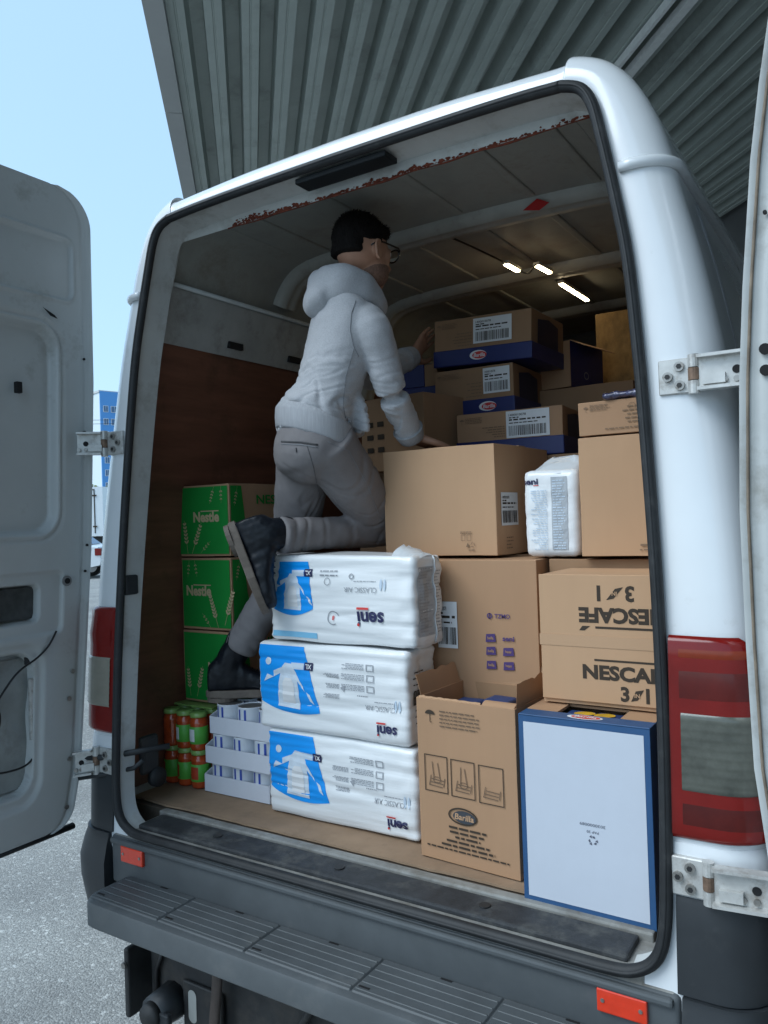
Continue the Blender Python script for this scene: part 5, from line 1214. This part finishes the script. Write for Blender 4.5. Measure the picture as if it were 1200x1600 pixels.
# ================================================================== PERSON
V = Vector
man = thing('person', 'person in pale grey hoodie and grey trousers kneeling among the cartons', 'person', (-.60, .40, .912))
ML = man.location.copy()
FD = V((.50, .87, 0)).normalized(); RT = V((FD.y, -FD.x, 0)); UP = V((0, 0, 1))
HF = V((.24, .96, -.06)).normalized(); HR = V((HF.y, -HF.x, 0)).normalized(); HU = HR.cross(HF).normalized()
pel = V((-.266, .340, 1.748)); hipR, hipL = pel+RT*.072-UP*.035, pel-RT*.078-UP*.028
kneR, ankR = V((-.205, .625, 1.452)), V((-.345, .225, 1.452))
kneL, ankL = V((-.480, .475, 1.360)), V((-.665, .365, 1.035))
neck = V((-.165, .415, 2.150))
shR, shL = V((-.066, .368, 2.050)), V((-.285, .515, 2.075))
elR, wrR = V((-.046, .425, 1.862)), V((-.060, .560, 1.735))
elL, wrL = V((-.325, .745, 1.985)), V((-.262, .935, 2.075))
hd = V((-.122, .415, 2.288)); HS = .92
def seg_tube(mb, pts, n=16, sub=4):
    """pts: (centre, radius) or (centre, ra, rb, side vector)"""
    C = catmull([p[0] for p in pts], sub); m = len(pts)-1; rings = []; up = None
    for i, c in enumerate(C):
        t = i/sub; k = min(int(t), m-1); a = t-k; a = a*a*(3-2*a)
        p, q = pts[k], pts[min(k+1, m)]
        ra = lerp(p[1], q[1], a); rb = lerp(p[2] if len(p) > 2 else p[1], q[2] if len(q) > 2 else q[1], a)
        d = (C[min(i+1, len(C)-1)]-C[max(i-1, 0)]).normalized()
        s = V(p[3]) if len(p) > 3 else (V((0, 0, 1)) if abs(d.z) < .8 else RT)
        s = (s-d*s.dot(d)).normalized(); b = d.cross(s)
        rings.append([c+s*(ra*math.cos(6.28318*j/n))+b*(rb*math.sin(6.28318*j/n)) for j in range(n)])
    mb.loft(rings, True, True); return mb
def mesh_child(me, name, m, parent=man):
    me.materials.clear(); me.materials.append(m); me.name = name
    for v in me.vertices: v.co -= ML
    me.update(); return link(name, me, parent)
# --- body (continuous skin surface, thinner than the clothes)
bd = MB()
seg_tube(bd, [(pel-UP*.06, .105, .085, RT), (pel+UP*.05, .105, .08, RT), (lerp(pel, neck, .5), .11, .08, RT), (lerp(pel, neck, .85), .10, .07, RT), (neck-UP*.01, .06, .06, RT)])
seg_tube(bd, [(neck-UP*.04, .062), (lerp(neck, hd, .4)-FD*.005, .058), (hd-UP*.05-HF*.012, .056)])
for s_, e_, w_ in ((shR, elR, wrR), (shL, elL, wrL)):
    seg_tube(bd, [(lerp(neck, s_, .4)-UP*.03, .032), (s_-UP*.01, .038), (lerp(s_, e_, .5), .034), (e_, .028), (lerp(e_, w_, .45), .027), (w_, .023)])
seg_tube(bd, [(hipR, .065), (lerp(hipR, kneR, .5), .058), (kneR, .042), (lerp(kneR, ankR, .35), .038), (ankR, .03)])
seg_tube(bd, [(hipL, .065), (lerp(hipL, kneL, .5), .058), (kneL, .045), (lerp(kneL, ankL, .35), .043), (ankL, .033)])
# head
bd.ell(hd+HU*HS*.018-HF*HS*.010, (HF*HS*.098, HR*HS*.075, HU*HS*.098), 24, 16)
bd.ell(hd-HU*HS*.045+HF*HS*.030, (HF*HS*.064, HR*HS*.060, HU*HS*.070), 20, 12); bd.ell(hd-HU*HS*.095+HF*HS*.056, (HF*HS*.030, HR*HS*.030, HU*HS*.024), 14, 10)
bd.ell(hd-HU*HS*.012+HF*HS*.060, (HF*HS*.034, HR*HS*.060, HU*HS*.05), 16, 10)
bd.ell(hd+HU*HS*.012+HF*HS*.083, (HF*HS*.012, HR*HS*.050, HU*HS*.012), 14, 8)                           # brow
seg_tube(bd, [(hd+HU*HS*.005+HF*HS*.090, .007), (hd-HU*HS*.018+HF*HS*.102, .010), (hd-HU*HS*.033+HF*HS*.110, .013), (hd-HU*HS*.040+HF*HS*.098, .009)], 10)   # nose
bd.ell(hd-HU*HS*.064+HF*HS*.088, (HF*HS*.011, HR*HS*.024, HU*HS*.006), 12, 8); bd.ell(hd-HU*HS*.074+HF*HS*.086, (HF*HS*.012, HR*HS*.022, HU*HS*.007), 12, 8)       # lips
for s in (1, -1):
    ec = hd+HR*HS*(s*.077)-HU*HS*.018-HF*HS*.004
    bd.ell(ec, (HF*HS*.016+HU*HS*.004, HR*HS*.008, HU*HS*.031-HF*HS*.006), 14, 10)
    seg_tube(bd, [(ec+HU*HS*.026+HR*HS*s*.007+HF*HS*.008, .0045), (ec+HU*HS*.028+HR*HS*s*.010-HF*HS*.008, .005), (ec+HU*HS*.010+HR*HS*s*.011-HF*HS*.018, .005), (ec-HU*HS*.020+HR*HS*s*.008-HF*HS*.010, .0045), (ec-HU*HS*.030+HR*HS*s*.006+HF*HS*.004, .0055)], 8)
# hands: palm, four fingers, thumb
def hand(wrist, d, palm_n, thumb_side, spread, curl):
    d = V(d).normalized(); n = V(palm_n); n = (n-d*n.dot(d)).normalized(); s = d.cross(n)*thumb_side
    seg_tube(bd, [(wrist-d*.03, .022, .026, n), (wrist, .019, .027, n), (wrist+d*.045, .015, .036, n), (wrist+d*.088, .013, .040, n)], 14)
    for k, (o, L) in enumerate(((.030, .068), (.010, .076), (-.010, .071), (-.029, .056))):
        base = wrist+d*(.082-.004*abs(k-1))+s*o; dd = (d+s*(o*spread)).normalized(); pts = []
        p = base.copy(); ang = 0
        for j, f in enumerate((0, .42, .33, .25)):
            ang += curl[k] if j > 1 else curl[k]*.3
            p = p+(dd*math.cos(ang)+n*math.sin(ang))*(L*f); pts.append((p.copy(), .0098-.0012*j))
        seg_tube(bd, pts, 10, 3)
    tb = wrist+d*.020+s*.026; q1 = tb+(d*.55+s*.75+n*.25).normalized()*.038; q2 = q1+(d*.85+s*.45+n*.2).normalized()*.030; q3 = q2+(d*.95+s*.2+n*.2).normalized()*.022
    seg_tube(bd, [(tb-d*.01-s*.01, .015), (tb, .0145), (q1, .0115), (q2, .0100), (q3, .0085)], 10, 3)
hand(wrL, (.10, .62, .62), (.95, .25, -.1), 1, 6, (.10, .12, .16, .2))
hand(wrR, (.14, .88, -.12), (0, 0, -1), -1, 5, (.06, .05, .05, .08))
bm_ = remesh(bd, .0046, 5)
mesh_child(bm_, 'body', SKIN)
# --- trousers
tr_ = MB()
seg_tube(tr_, [(pel+UP*.060+FD*.006, .122, .094, RT), (pel+UP*.01, .136, .108, RT), (pel-UP*.055-FD*.008, .142, .116, RT), (pel-UP*.10, .12, .10, RT), (pel-UP*.125, .08, .08, RT)], 24)
tr_.ell(pel-FD*.026-UP*.055, (RT*.125, FD*.082, UP*.095), 20, 14)
sdR = (kneR-ankR).normalized()
seg_tube(tr_, [(hipR+UP*.01, .088), (lerp(hipR, kneR, .35), .088), (lerp(hipR, kneR, .72), .074), (kneR+UP*.004, .058), (kneR+(kneR-hipR).normalized()*.012, .046)], 20)
seg_tube(tr_, [(kneR+sdR*.012, .050), (lerp(kneR, ankR, .2), .054), (lerp(kneR, ankR, .55), .050), (lerp(kneR, ankR, .80), .052), (ankR+sdR*.022, .058)], 20)
sdL = (kneL-ankL).normalized()
seg_tube(tr_, [(hipL+UP*.01, .086), (lerp(hipL, kneL, .4), .082), (lerp(hipL, kneL, .8), .068), (kneL, .063), (lerp(kneL, ankL, .25), .060), (lerp(kneL, ankL, .6), .057), (lerp(kneL, ankL, .86)-UP*.005, .056)], 20)
tme = remesh(tr_, .0048, 30)
def axis_fold(c, a, b, freq, seed):
    ab = b-a; t = (c-a).dot(ab)/ab.length_squared; rad = c-(a+ab*t)
    ang = math.atan2(rad.dot(RT), rad.dot(UP.cross(ab).normalized() if ab.length else UP))
    n1 = noise.noise(V((t*freq*.8+1.6*math.sin(ang+seed)+.5*noise.noise(c*8), ang*.7+seed, seed*2.3)))
    return t, .30-.9*abs(n1)-.75*math.exp(-(n1/.10)**2)
def win(t, a, b, e=.15):
    x = max(0.0, min(1.0, (t-a)/e, (b-t)/e)); return x*x*(3-2*x)
def near(c, a, b, t, r0, r1):
    d = (c-lerp(a, b, max(0, min(1, t)))).length; x = max(0.0, min(1.0, (r1-d)/(r1-r0))); return x*x*(3-2*x)
def trouser_folds(c, n):
    a = 0
    t, f = axis_fold(c, kneR, ankR, 9, 1.0); a += f*.0065*win(t, -.05, 1.1)*near(c, kneR, ankR, t, .06, .085)*(.5+.7*max(0, 1-abs(t-.85)*3)+.4*max(0, 1-abs(t)*4))
    t, f = axis_fold(c, hipR, kneR, 5, 2.0); a += f*.0050*win(t, .1, 1.05)*near(c, hipR, kneR, t, .09, .12)
    t, f = axis_fold(c, kneL, ankL, 8, 3.0); a += f*.0075*win(t, -.1, 1.1)*near(c, kneL, ankL, t, .07, .1)
    t, f = axis_fold(c, hipL, kneL, 7, 4.0); a += f*.0075*win(t, .25, 1.1)*near(c, hipL, kneL, t, .085, .115)
    crotch = lerp(hipR, hipL, .5)-UP*.09
    w = max(0, 1-(c-crotch).length/.17); n3 = noise.noise(V(((c-crotch).dot(V((.3, .2, .9)))*16, (c-crotch).dot(RT)*5, 2.2))); a += w*(.004*(.2-abs(n3))-.005*math.exp(-(n3/.09)**2))
    a += .0022*noise.noise(c*28)
    return n*a
displace(tme, trouser_folds); tro = mesh_child(tme, 'trousers', TROUS)
# waistband, belt loops, back pocket, cuffs
def ring_pts(c, ra, rb, n=36): return [c+RT*(ra*math.cos(6.28318*k/n))+FD*(rb*math.sin(6.28318*k/n)) for k in range(n)]
def sub(mb, name, m, parent, smooth=True):
    for p in mb.v: p -= ML
    return mb.build(name, m, parent, smooth)
def nearest_on(me_obj, p, d):
    ok, loc, nor, _ = me_obj.ray_cast(p-ML, d); return (loc+ML, nor) if ok else (None, None)
vd = (CAM_POS-pel).normalized()
def surf(obj_, px, py):
    d = (f_+r_*((px-600)/FOC)-u_*((py-800)/FOC)).normalized(); ok, loc, nor, _ = obj_.ray_cast(CAM_POS-ML, d); return (loc+ML, nor) if ok else (None, None)
def strip_on(obj_, pix, r, name, m, parent, lift=.001):
    P = []
    for a, b in zip(pix, pix[1:]):
        for k in range(6):
            q, nn = surf(obj_, lerp(a[0], b[0], k/6), lerp(a[1], b[1], k/6))
            if q is not None: P.append(q+nn*lift)
    if len(P) > 3: return sub(MB().tube(P, r, 6), name, m, parent)
strip_on(tro, [(440, 690), (470, 691), (502, 696)], (.0016, .0030), 'pocket_welt', mat('pocket_dark', (.07, .068, .07), .9), tro); strip_on(tro, [(440, 694), (470, 695), (502, 700)], .0012, 'pocket_seam', SEAM, tro)
strip_on(tro, [(463, 700), (463.5, 708)], .0022, 'pocket_button', mat('pocket_dark', (.07, .068, .07), .9), tro)
SEAMT = mat('trouser_seam', (.10, .097, .10), .9)
strip_on(tro, [(478, 690), (490, 730), (497, 765), (503, 790)], .0009, 'centre_seam', SEAMT, tro)
strip_on(tro, [(512, 690), (545, 705), (575, 760), (598, 820)], .0007, 'side_seam', SEAM, tro)
# --- hoodie
hm = MB(); tl = neck-pel
seg_tube(hm, [(pel+UP*.022, .138, .109, RT), (pel+UP*.055, .140, .111, RT), (lerp(pel, neck, .30), .124, .094, RT), (lerp(pel, neck, .55), .130, .095, RT), (lerp(pel, neck, .78)-FD*.002, .134, .097, RT), (lerp(pel, neck, .93)-FD*.008, .115, .092, RT), (neck, .078, .078, RT), (neck+UP*.022+FD*.006, .066, .066, RT)], 28)
hm.ell(shR-UP*.01, (RT*.050, FD*.056, UP*.052), 16, 12); hm.ell(shL-UP*.01, (RT*.062, FD*.064, UP*.060), 16, 12)
seg_tube(hm, [(lerp(neck, shR, .45)-UP*.03, .060), (shR-UP*.012, .054), (lerp(shR, elR, .5), .050), (elR, .048), (lerp(elR, wrR, .5), .044), (lerp(elR, wrR, .86), .040), (lerp(elR, wrR, .93), .038)], 20)
seg_tube(hm, [(lerp(neck, shL, .45)-UP*.03, .060), (shL-UP*.01, .062), (lerp(shL, elL, .5), .055), (elL, .050), (lerp(elL, wrL, .5), .046), (lerp(elL, wrL, .84), .042), (lerp(elL, wrL, .92), .038)], 20)
# pouch front that hangs open
seg_tube(hm, [(pel+UP*.16+FD*.075, .085, .035, RT), (pel+UP*.06+FD*.110+RT*.030, .095, .035, RT), (pel-UP*.010+FD*.120+RT*.040, .085, .022, RT)], 16)
hme = remesh(hm, .0048, 16)
def hood_folds(c, n):
    a = 0
    ax = tl.normalized(); t = (c-pel).dot(tl)/tl.length_squared; rad = c-(pel+tl*t)
    if rad.length < .24 and t < .95:
        ang = math.atan2(rad.dot(RT), -rad.dot(FD)); wp = .35*noise.noise(c*5)
        w = max(.05, min(1, 1.2-1.75*t))
        n1 = noise.noise(V((t*5.5+1.2*ang+wp*2, ang*.8-t*2, 1.7))); n2 = noise.noise(V((t*12-1.5*ang+wp*3, ang*1.1+t*3, 5.2)))
        a += w*(.016*(.25-abs(n1))+.008*(.25-abs(n2))-.0105*math.exp(-(n1/.12)**2)-.0070*math.exp(-(n2/.11)**2))
    for p_, q_, fr_, sd0, am in ((shR, elR, 5, 6.0, .0035), (elR, wrR, 6, 7.0, .0034), (shL, elL, 5, 6.5, .0035), (elL, wrL, 6, 8.0, .0034)):
        t2, f = axis_fold(c, p_, q_, fr_, sd0); a += (f+.25)*am*win(t2, .1, .95, .3)*near(c, p_, q_, t2, .055, .085)
    a += .0018*noise.noise(c*30)
    return n*a
displace(hme, hood_folds); hoo = mesh_child(hme, 'hoodie', HOOD)
RIB = mat('rib_knit', (.36, .37, .39), .9, var=.10, vscale=30, bump=.5, bscale=60, bdist=.003, stretch=(6, 6, .3), spec=.15)
hb_ = MB(); rings = []
for dz, k in ((.050, .90), (.034, .985), (.026, 1.0), (.0, 1.01), (-.024, 1.0), (-.032, .975), (-.030, .94)):
    rings.append([p+UP*dz for p in ring_pts(pel+UP*.012, .142*k, .112*k)])
rings = [[p-UP*(.012*RT.dot((p-pel).normalized())+.36*FD.dot(p-pel))+(p-pel).normalized()*(.002*noise.noise(p*22)) for p in r] for r in rings]
hb_.loft(rings, True); sub(hb_, 'hem_band', RIB, hoo)
for (e_, w_, r0_) in ((elR, wrR, .044), (elL, wrL, .042)):
    d = (w_-e_).normalized(); sub(seg_tube(MB(), [(lerp(e_, w_, .80), r0_+.004), (lerp(e_, w_, .86), r0_+.001), (lerp(e_, w_, .98), r0_-.004), (lerp(e_, w_, 1.02), r0_-.010)], 20), 'cuff', RIB, hoo)
strip_on(hoo, [(556, 470), (549, 490), (547, 515), (552, 540), (562, 560)], .0009, 'armhole_seam', SEAM, hoo)
strip_on(hoo, [(553, 545), (540, 590), (536, 630), (541, 665)], .0009, 'side_seam', SEAM, hoo)
# hood lying on the back
hk = MB()
bk = -FD
h1 = (rg*.84+UP*.54).normalized(); h2 = (UP*.84-rg*.54).normalized(); hc = V((-.196, .366, 2.176))
seg_tube(hk, [(neck+RT*.030+FD*.088-UP*.035, .026, .018, UP), (neck+RT*.060+FD*.052-UP*.004, .038, .024, UP), (neck+RT*.074-FD*.006+UP*.018, .050, .031, UP), (neck+RT*.050-FD*.066+UP*.026, .062, .038, UP), (neck-RT*.020-FD*.095+UP*.022, .066, .043, UP), (neck-RT*.080-FD*.040+UP*.015, .056, .038, UP), (neck-RT*.070+FD*.045-UP*.005, .036, .026, UP)], 20, 6)
hk.ell(hc-h1*.022-h2*.008, (h1*.088, h2*.060, fw*.078), 24, 16); hk.ell(hc-h1*.062-h2*.020, (h1*.042, h2*.046, fw*.055), 20, 14)
kme = remesh(hk, .0048, 24)
displace(kme, lambda c, n: n*(.005*(.3-abs(noise.noise(V((c.x*7, c.y*7, c.z*11)))))-.004*math.exp(-(noise.noise(V((c.x*6+2, c.y*6, c.z*9)))/.08)**2)+.0015*noise.noise(c*24)))
hod = mesh_child(kme, 'hood', HOOD, hoo)
# --- hair: cap over the crown, short at the sides
hr = MB(); hr.ell(hd+HU*HS*.026-HF*HS*.014, (HF*HS*.0985, HR*HS*.0780, HU*HS*.0965), 28, 18); hr.ell(hd+HU*HS*.07+HF*HS*.052, (HF*HS*.046, HR*HS*.056, HU*HS*.030), 18, 12); hr.ell(hd-HU*HS*.02-HF*HS*.060, (HF*HS*.050, HR*HS*.066, HU*HS*.068), 18, 12)
hrm = remesh(hr, .0045, 3)
def hairline(c, n):
    q = (c-hd)/HS; f, u, s = q.dot(HF), q.dot(HU), abs(q.dot(HR))
    # pull inward where skin should show: face, temple, ear and neck
    low = -.028 if f < -.055 else (.012 if f < .02 else (.028 if f < .055 else .052))
    k = max(0, min(1, (low-u)/.018)); return -n*(.030*k)+n*(.0022*noise.noise(c*120)+.002*noise.noise(c*45))*(1-k)
displace(hrm, hairline); mesh_child(hrm, 'hair', HAIR)
st_ = MB(); rnd = random.Random(5); hv = [(v.co+ML, v.normal.copy()) for v in hrm.vertices]
for k in range(5200):
    c, n = rnd.choice(hv); q = (c-hd)/HS; u = q.dot(HU); f = q.dot(HF)
    if u < (-.022 if f < -.055 else (.018 if f < .02 else (.034 if f < .055 else .056))): continue
    top = max(0, min(1, (u-.03)/.05)); L = lerp(.003, .010, top)*rnd.uniform(.7, 1.3)
    d = (n*.55+HF*(.5*top)-HU*(.5*(1-top))-HF*(.25*(1-top))+V((rnd.uniform(-.3, .3), rnd.uniform(-.3, .3), rnd.uniform(-.2, .2)))).normalized(); w_ = d.cross(n).normalized()*.0011 if d.cross(n).length > .01 else HR*.001
    b_ = c-n*.001; st_.add([b_-w_, b_+w_, b_+d*L], [(0, 1, 2)])
ho = sub(st_, 'hair_strands', HAIR, man, False); ho['kind'] = 'stuff'
# beard shadow on the jaw
bs = MB(); bs.ell(hd-HU*HS*.060+HF*HS*.033, (HF*HS*.0645, HR*HS*.0605, HU*HS*.060), 22, 14); bsm = remesh(bs, .005, 2); mesh_child(bsm, 'beard', mat('short_beard', (.17, .095, .066), .8, var=.4, vscale=200, bump=.6, bscale=300, bdist=.002))
# --- glasses
gl = None
fr_pts = []
gx = MB()
for s in (1, -1):
    c = hd+HR*HS*(s*.034)+HF*HS*.107+HU*HS*.001
    P = [c+HR*HS*(.029*math.cos(t))*1+HU*HS*(.020*math.sin(t))-HF*HS*(.004*abs(math.cos(t))) for t in [6.28318*k/20 for k in range(20)]]
    gx.tube(P, .0026, 6, closed=True)
    gx.tube([hd+HR*HS*s*.063+HF*HS*.104+HU*HS*.010, hd+HR*HS*s*.078+HF*HS*.085+HU*HS*.010, hd+HR*HS*s*.083+HF*HS*.02+HU*HS*.010, hd+HR*HS*s*.083-HF*HS*.010+HU*HS*.008, hd+HR*HS*s*.080-HF*HS*.035-HU*HS*.012], (.0032, .0026), 6)
gx.tube([hd+HR*HS*.006+HF*HS*.110+HU*HS*.004, hd+HF*HS*.112+HU*HS*.007, hd-HR*HS*.006+HF*HS*.110+HU*HS*.004], .0024, 6)
gl = sub(gx, 'glasses', GLASSF, man)
for s in (1, -1):
    c = hd+HR*HS*(s*.034)+HF*HS*.106+HU*HS*.001; n = 20
    sub(MB().add([c+HR*HS*(.028*math.cos(6.283*k/n))+HU*HS*(.019*math.sin(6.283*k/n)) for k in range(n)], [tuple(range(n))]), 'lens', GLASSL, gl, False)
    sub(MB().ell(hd+HR*HS*s*.031+HF*HS*.082+HU*HS*.001, (HR*HS*.012, HF*HS*.012, HU*HS*.012), 12, 8), 'eye', LABELW, man)
    sub(MB().ell(hd+HR*HS*s*.031+HF*HS*.0915+HU*HS*.001, (HR*HS*.0055, HF*HS*.003, HU*HS*.0055), 10, 6), 'iris', BLACK, man)
# --- boots
def boot(ank, toe, up, shin, lab, sl=.112):
    X = V(toe).normalized(); Z = V(up); Z = (Z-X*Z.dot(X)).normalized(); Y = Z.cross(X); sh = V(shin).normalized()
    def T(x, y, z): return ank+X*x+Y*y+Z*z
    mb = MB(); rings = []
    for x, w, zt_, zb in ((-.074, .018, -.030, -.085), (-.070, .030, -.005, -.093), (-.045, .036, .02, -.095), (-.01, .037, .025, -.095), (.03, .036, .008, -.095), (.07, .039, -.022, -.095), (.11, .045, -.040, -.095), (.15, .045, -.050, -.094), (.18, .036, -.056, -.092), (.196, .018, -.066, -.088)):
        zc, hz_ = (zt_+zb)/2, (zt_-zb)/2; rings.append([T(x, w*math.copysign(abs(math.cos(t))**.75, math.cos(t)), zc+hz_*math.copysign(abs(math.sin(t))**.8, math.sin(t))) for t in [6.28318*k/20 for k in range(20)]])
    mb.loft(rings, True, True)
    seg_tube(mb, [(T(-.012, 0, -.055), .040, .036, X), (T(-.008, 0, -.01), .046, .041, X), (T(-.006, 0, 0)+sh*sl*.4, .047, .044, X), (T(-.006, 0, 0)+sh*sl*.8, .050, .047, X), (T(-.006, 0, 0)+sh*sl, .048, .045, X)], 20)
    me = remesh(mb, .0045, 4)
    def cre(c, n):
        q = c-ank; x = q.dot(X); return n*(.0035*noise.noise(V((x*55, q.dot(Y)*12, q.dot(Z)*22)))*(1 if -.02 < x < .13 else .5)+.001*noise.noise(c*90))
    displace(me, cre); b = mesh_child(me, 'boot', LEATHER); b['label'] = lab
    prof_ = []
    for k in range(28):
        t = 6.28318*k/28; cx = math.cos(t); w = .050 if cx > 0 else .041
        x = .060+.146*cx if cx > 0 else .060+.142*cx; prof_.append((x, w*math.sin(t)*(1-.10*cx)))
    rr = [[T(x*1.0, y, z) for x, y in prof_] for z in (-.084, -.098, -.112)]
    rr = [[T(.06+(x-.06)*k, y*k, z) for x, y in prof_] for z, k in ((-.085, .97), (-.088, 1.0), (-.106, 1.0), (-.109, .975))]
    sub(MB().loft(rr, True, True), 'sole', SOLE, b, False)
    hl = [[T(-.030+(.05 if False else 1)*.048*math.cos(6.28318*k/20), .040*math.sin(6.28318*k/20), z) for k in range(20)] for z in (-.1085, -.122)]
    sub(MB().loft(hl, True, True), 'heel', SOLE, b, False)
    lc = MB()
    for j in range(5):
        xx = .040+.016*j; zz = interp(xx, [.03, .07, .11], [.006, -.022, -.038])+.001
        lc.tube([T(xx-.006, -.020, zz-.007), T(xx, 0, zz+.001), T(xx-.006, .020, zz-.007)], .0026, 6)
    sub(lc, 'laces', RUBBER, b)
    return b
boot(ankR, (.30, .16, -.94), (.80, .58, .12), kneR-ankR, 'raised boot with its pale sole towards the cereal cartons', .066)
boot(ankL+V((0, 0, .0)), (.80, .60, 0), (0, 0, 1), lerp(ankL, kneL, .3)-ankL, 'boot standing on the can trays')
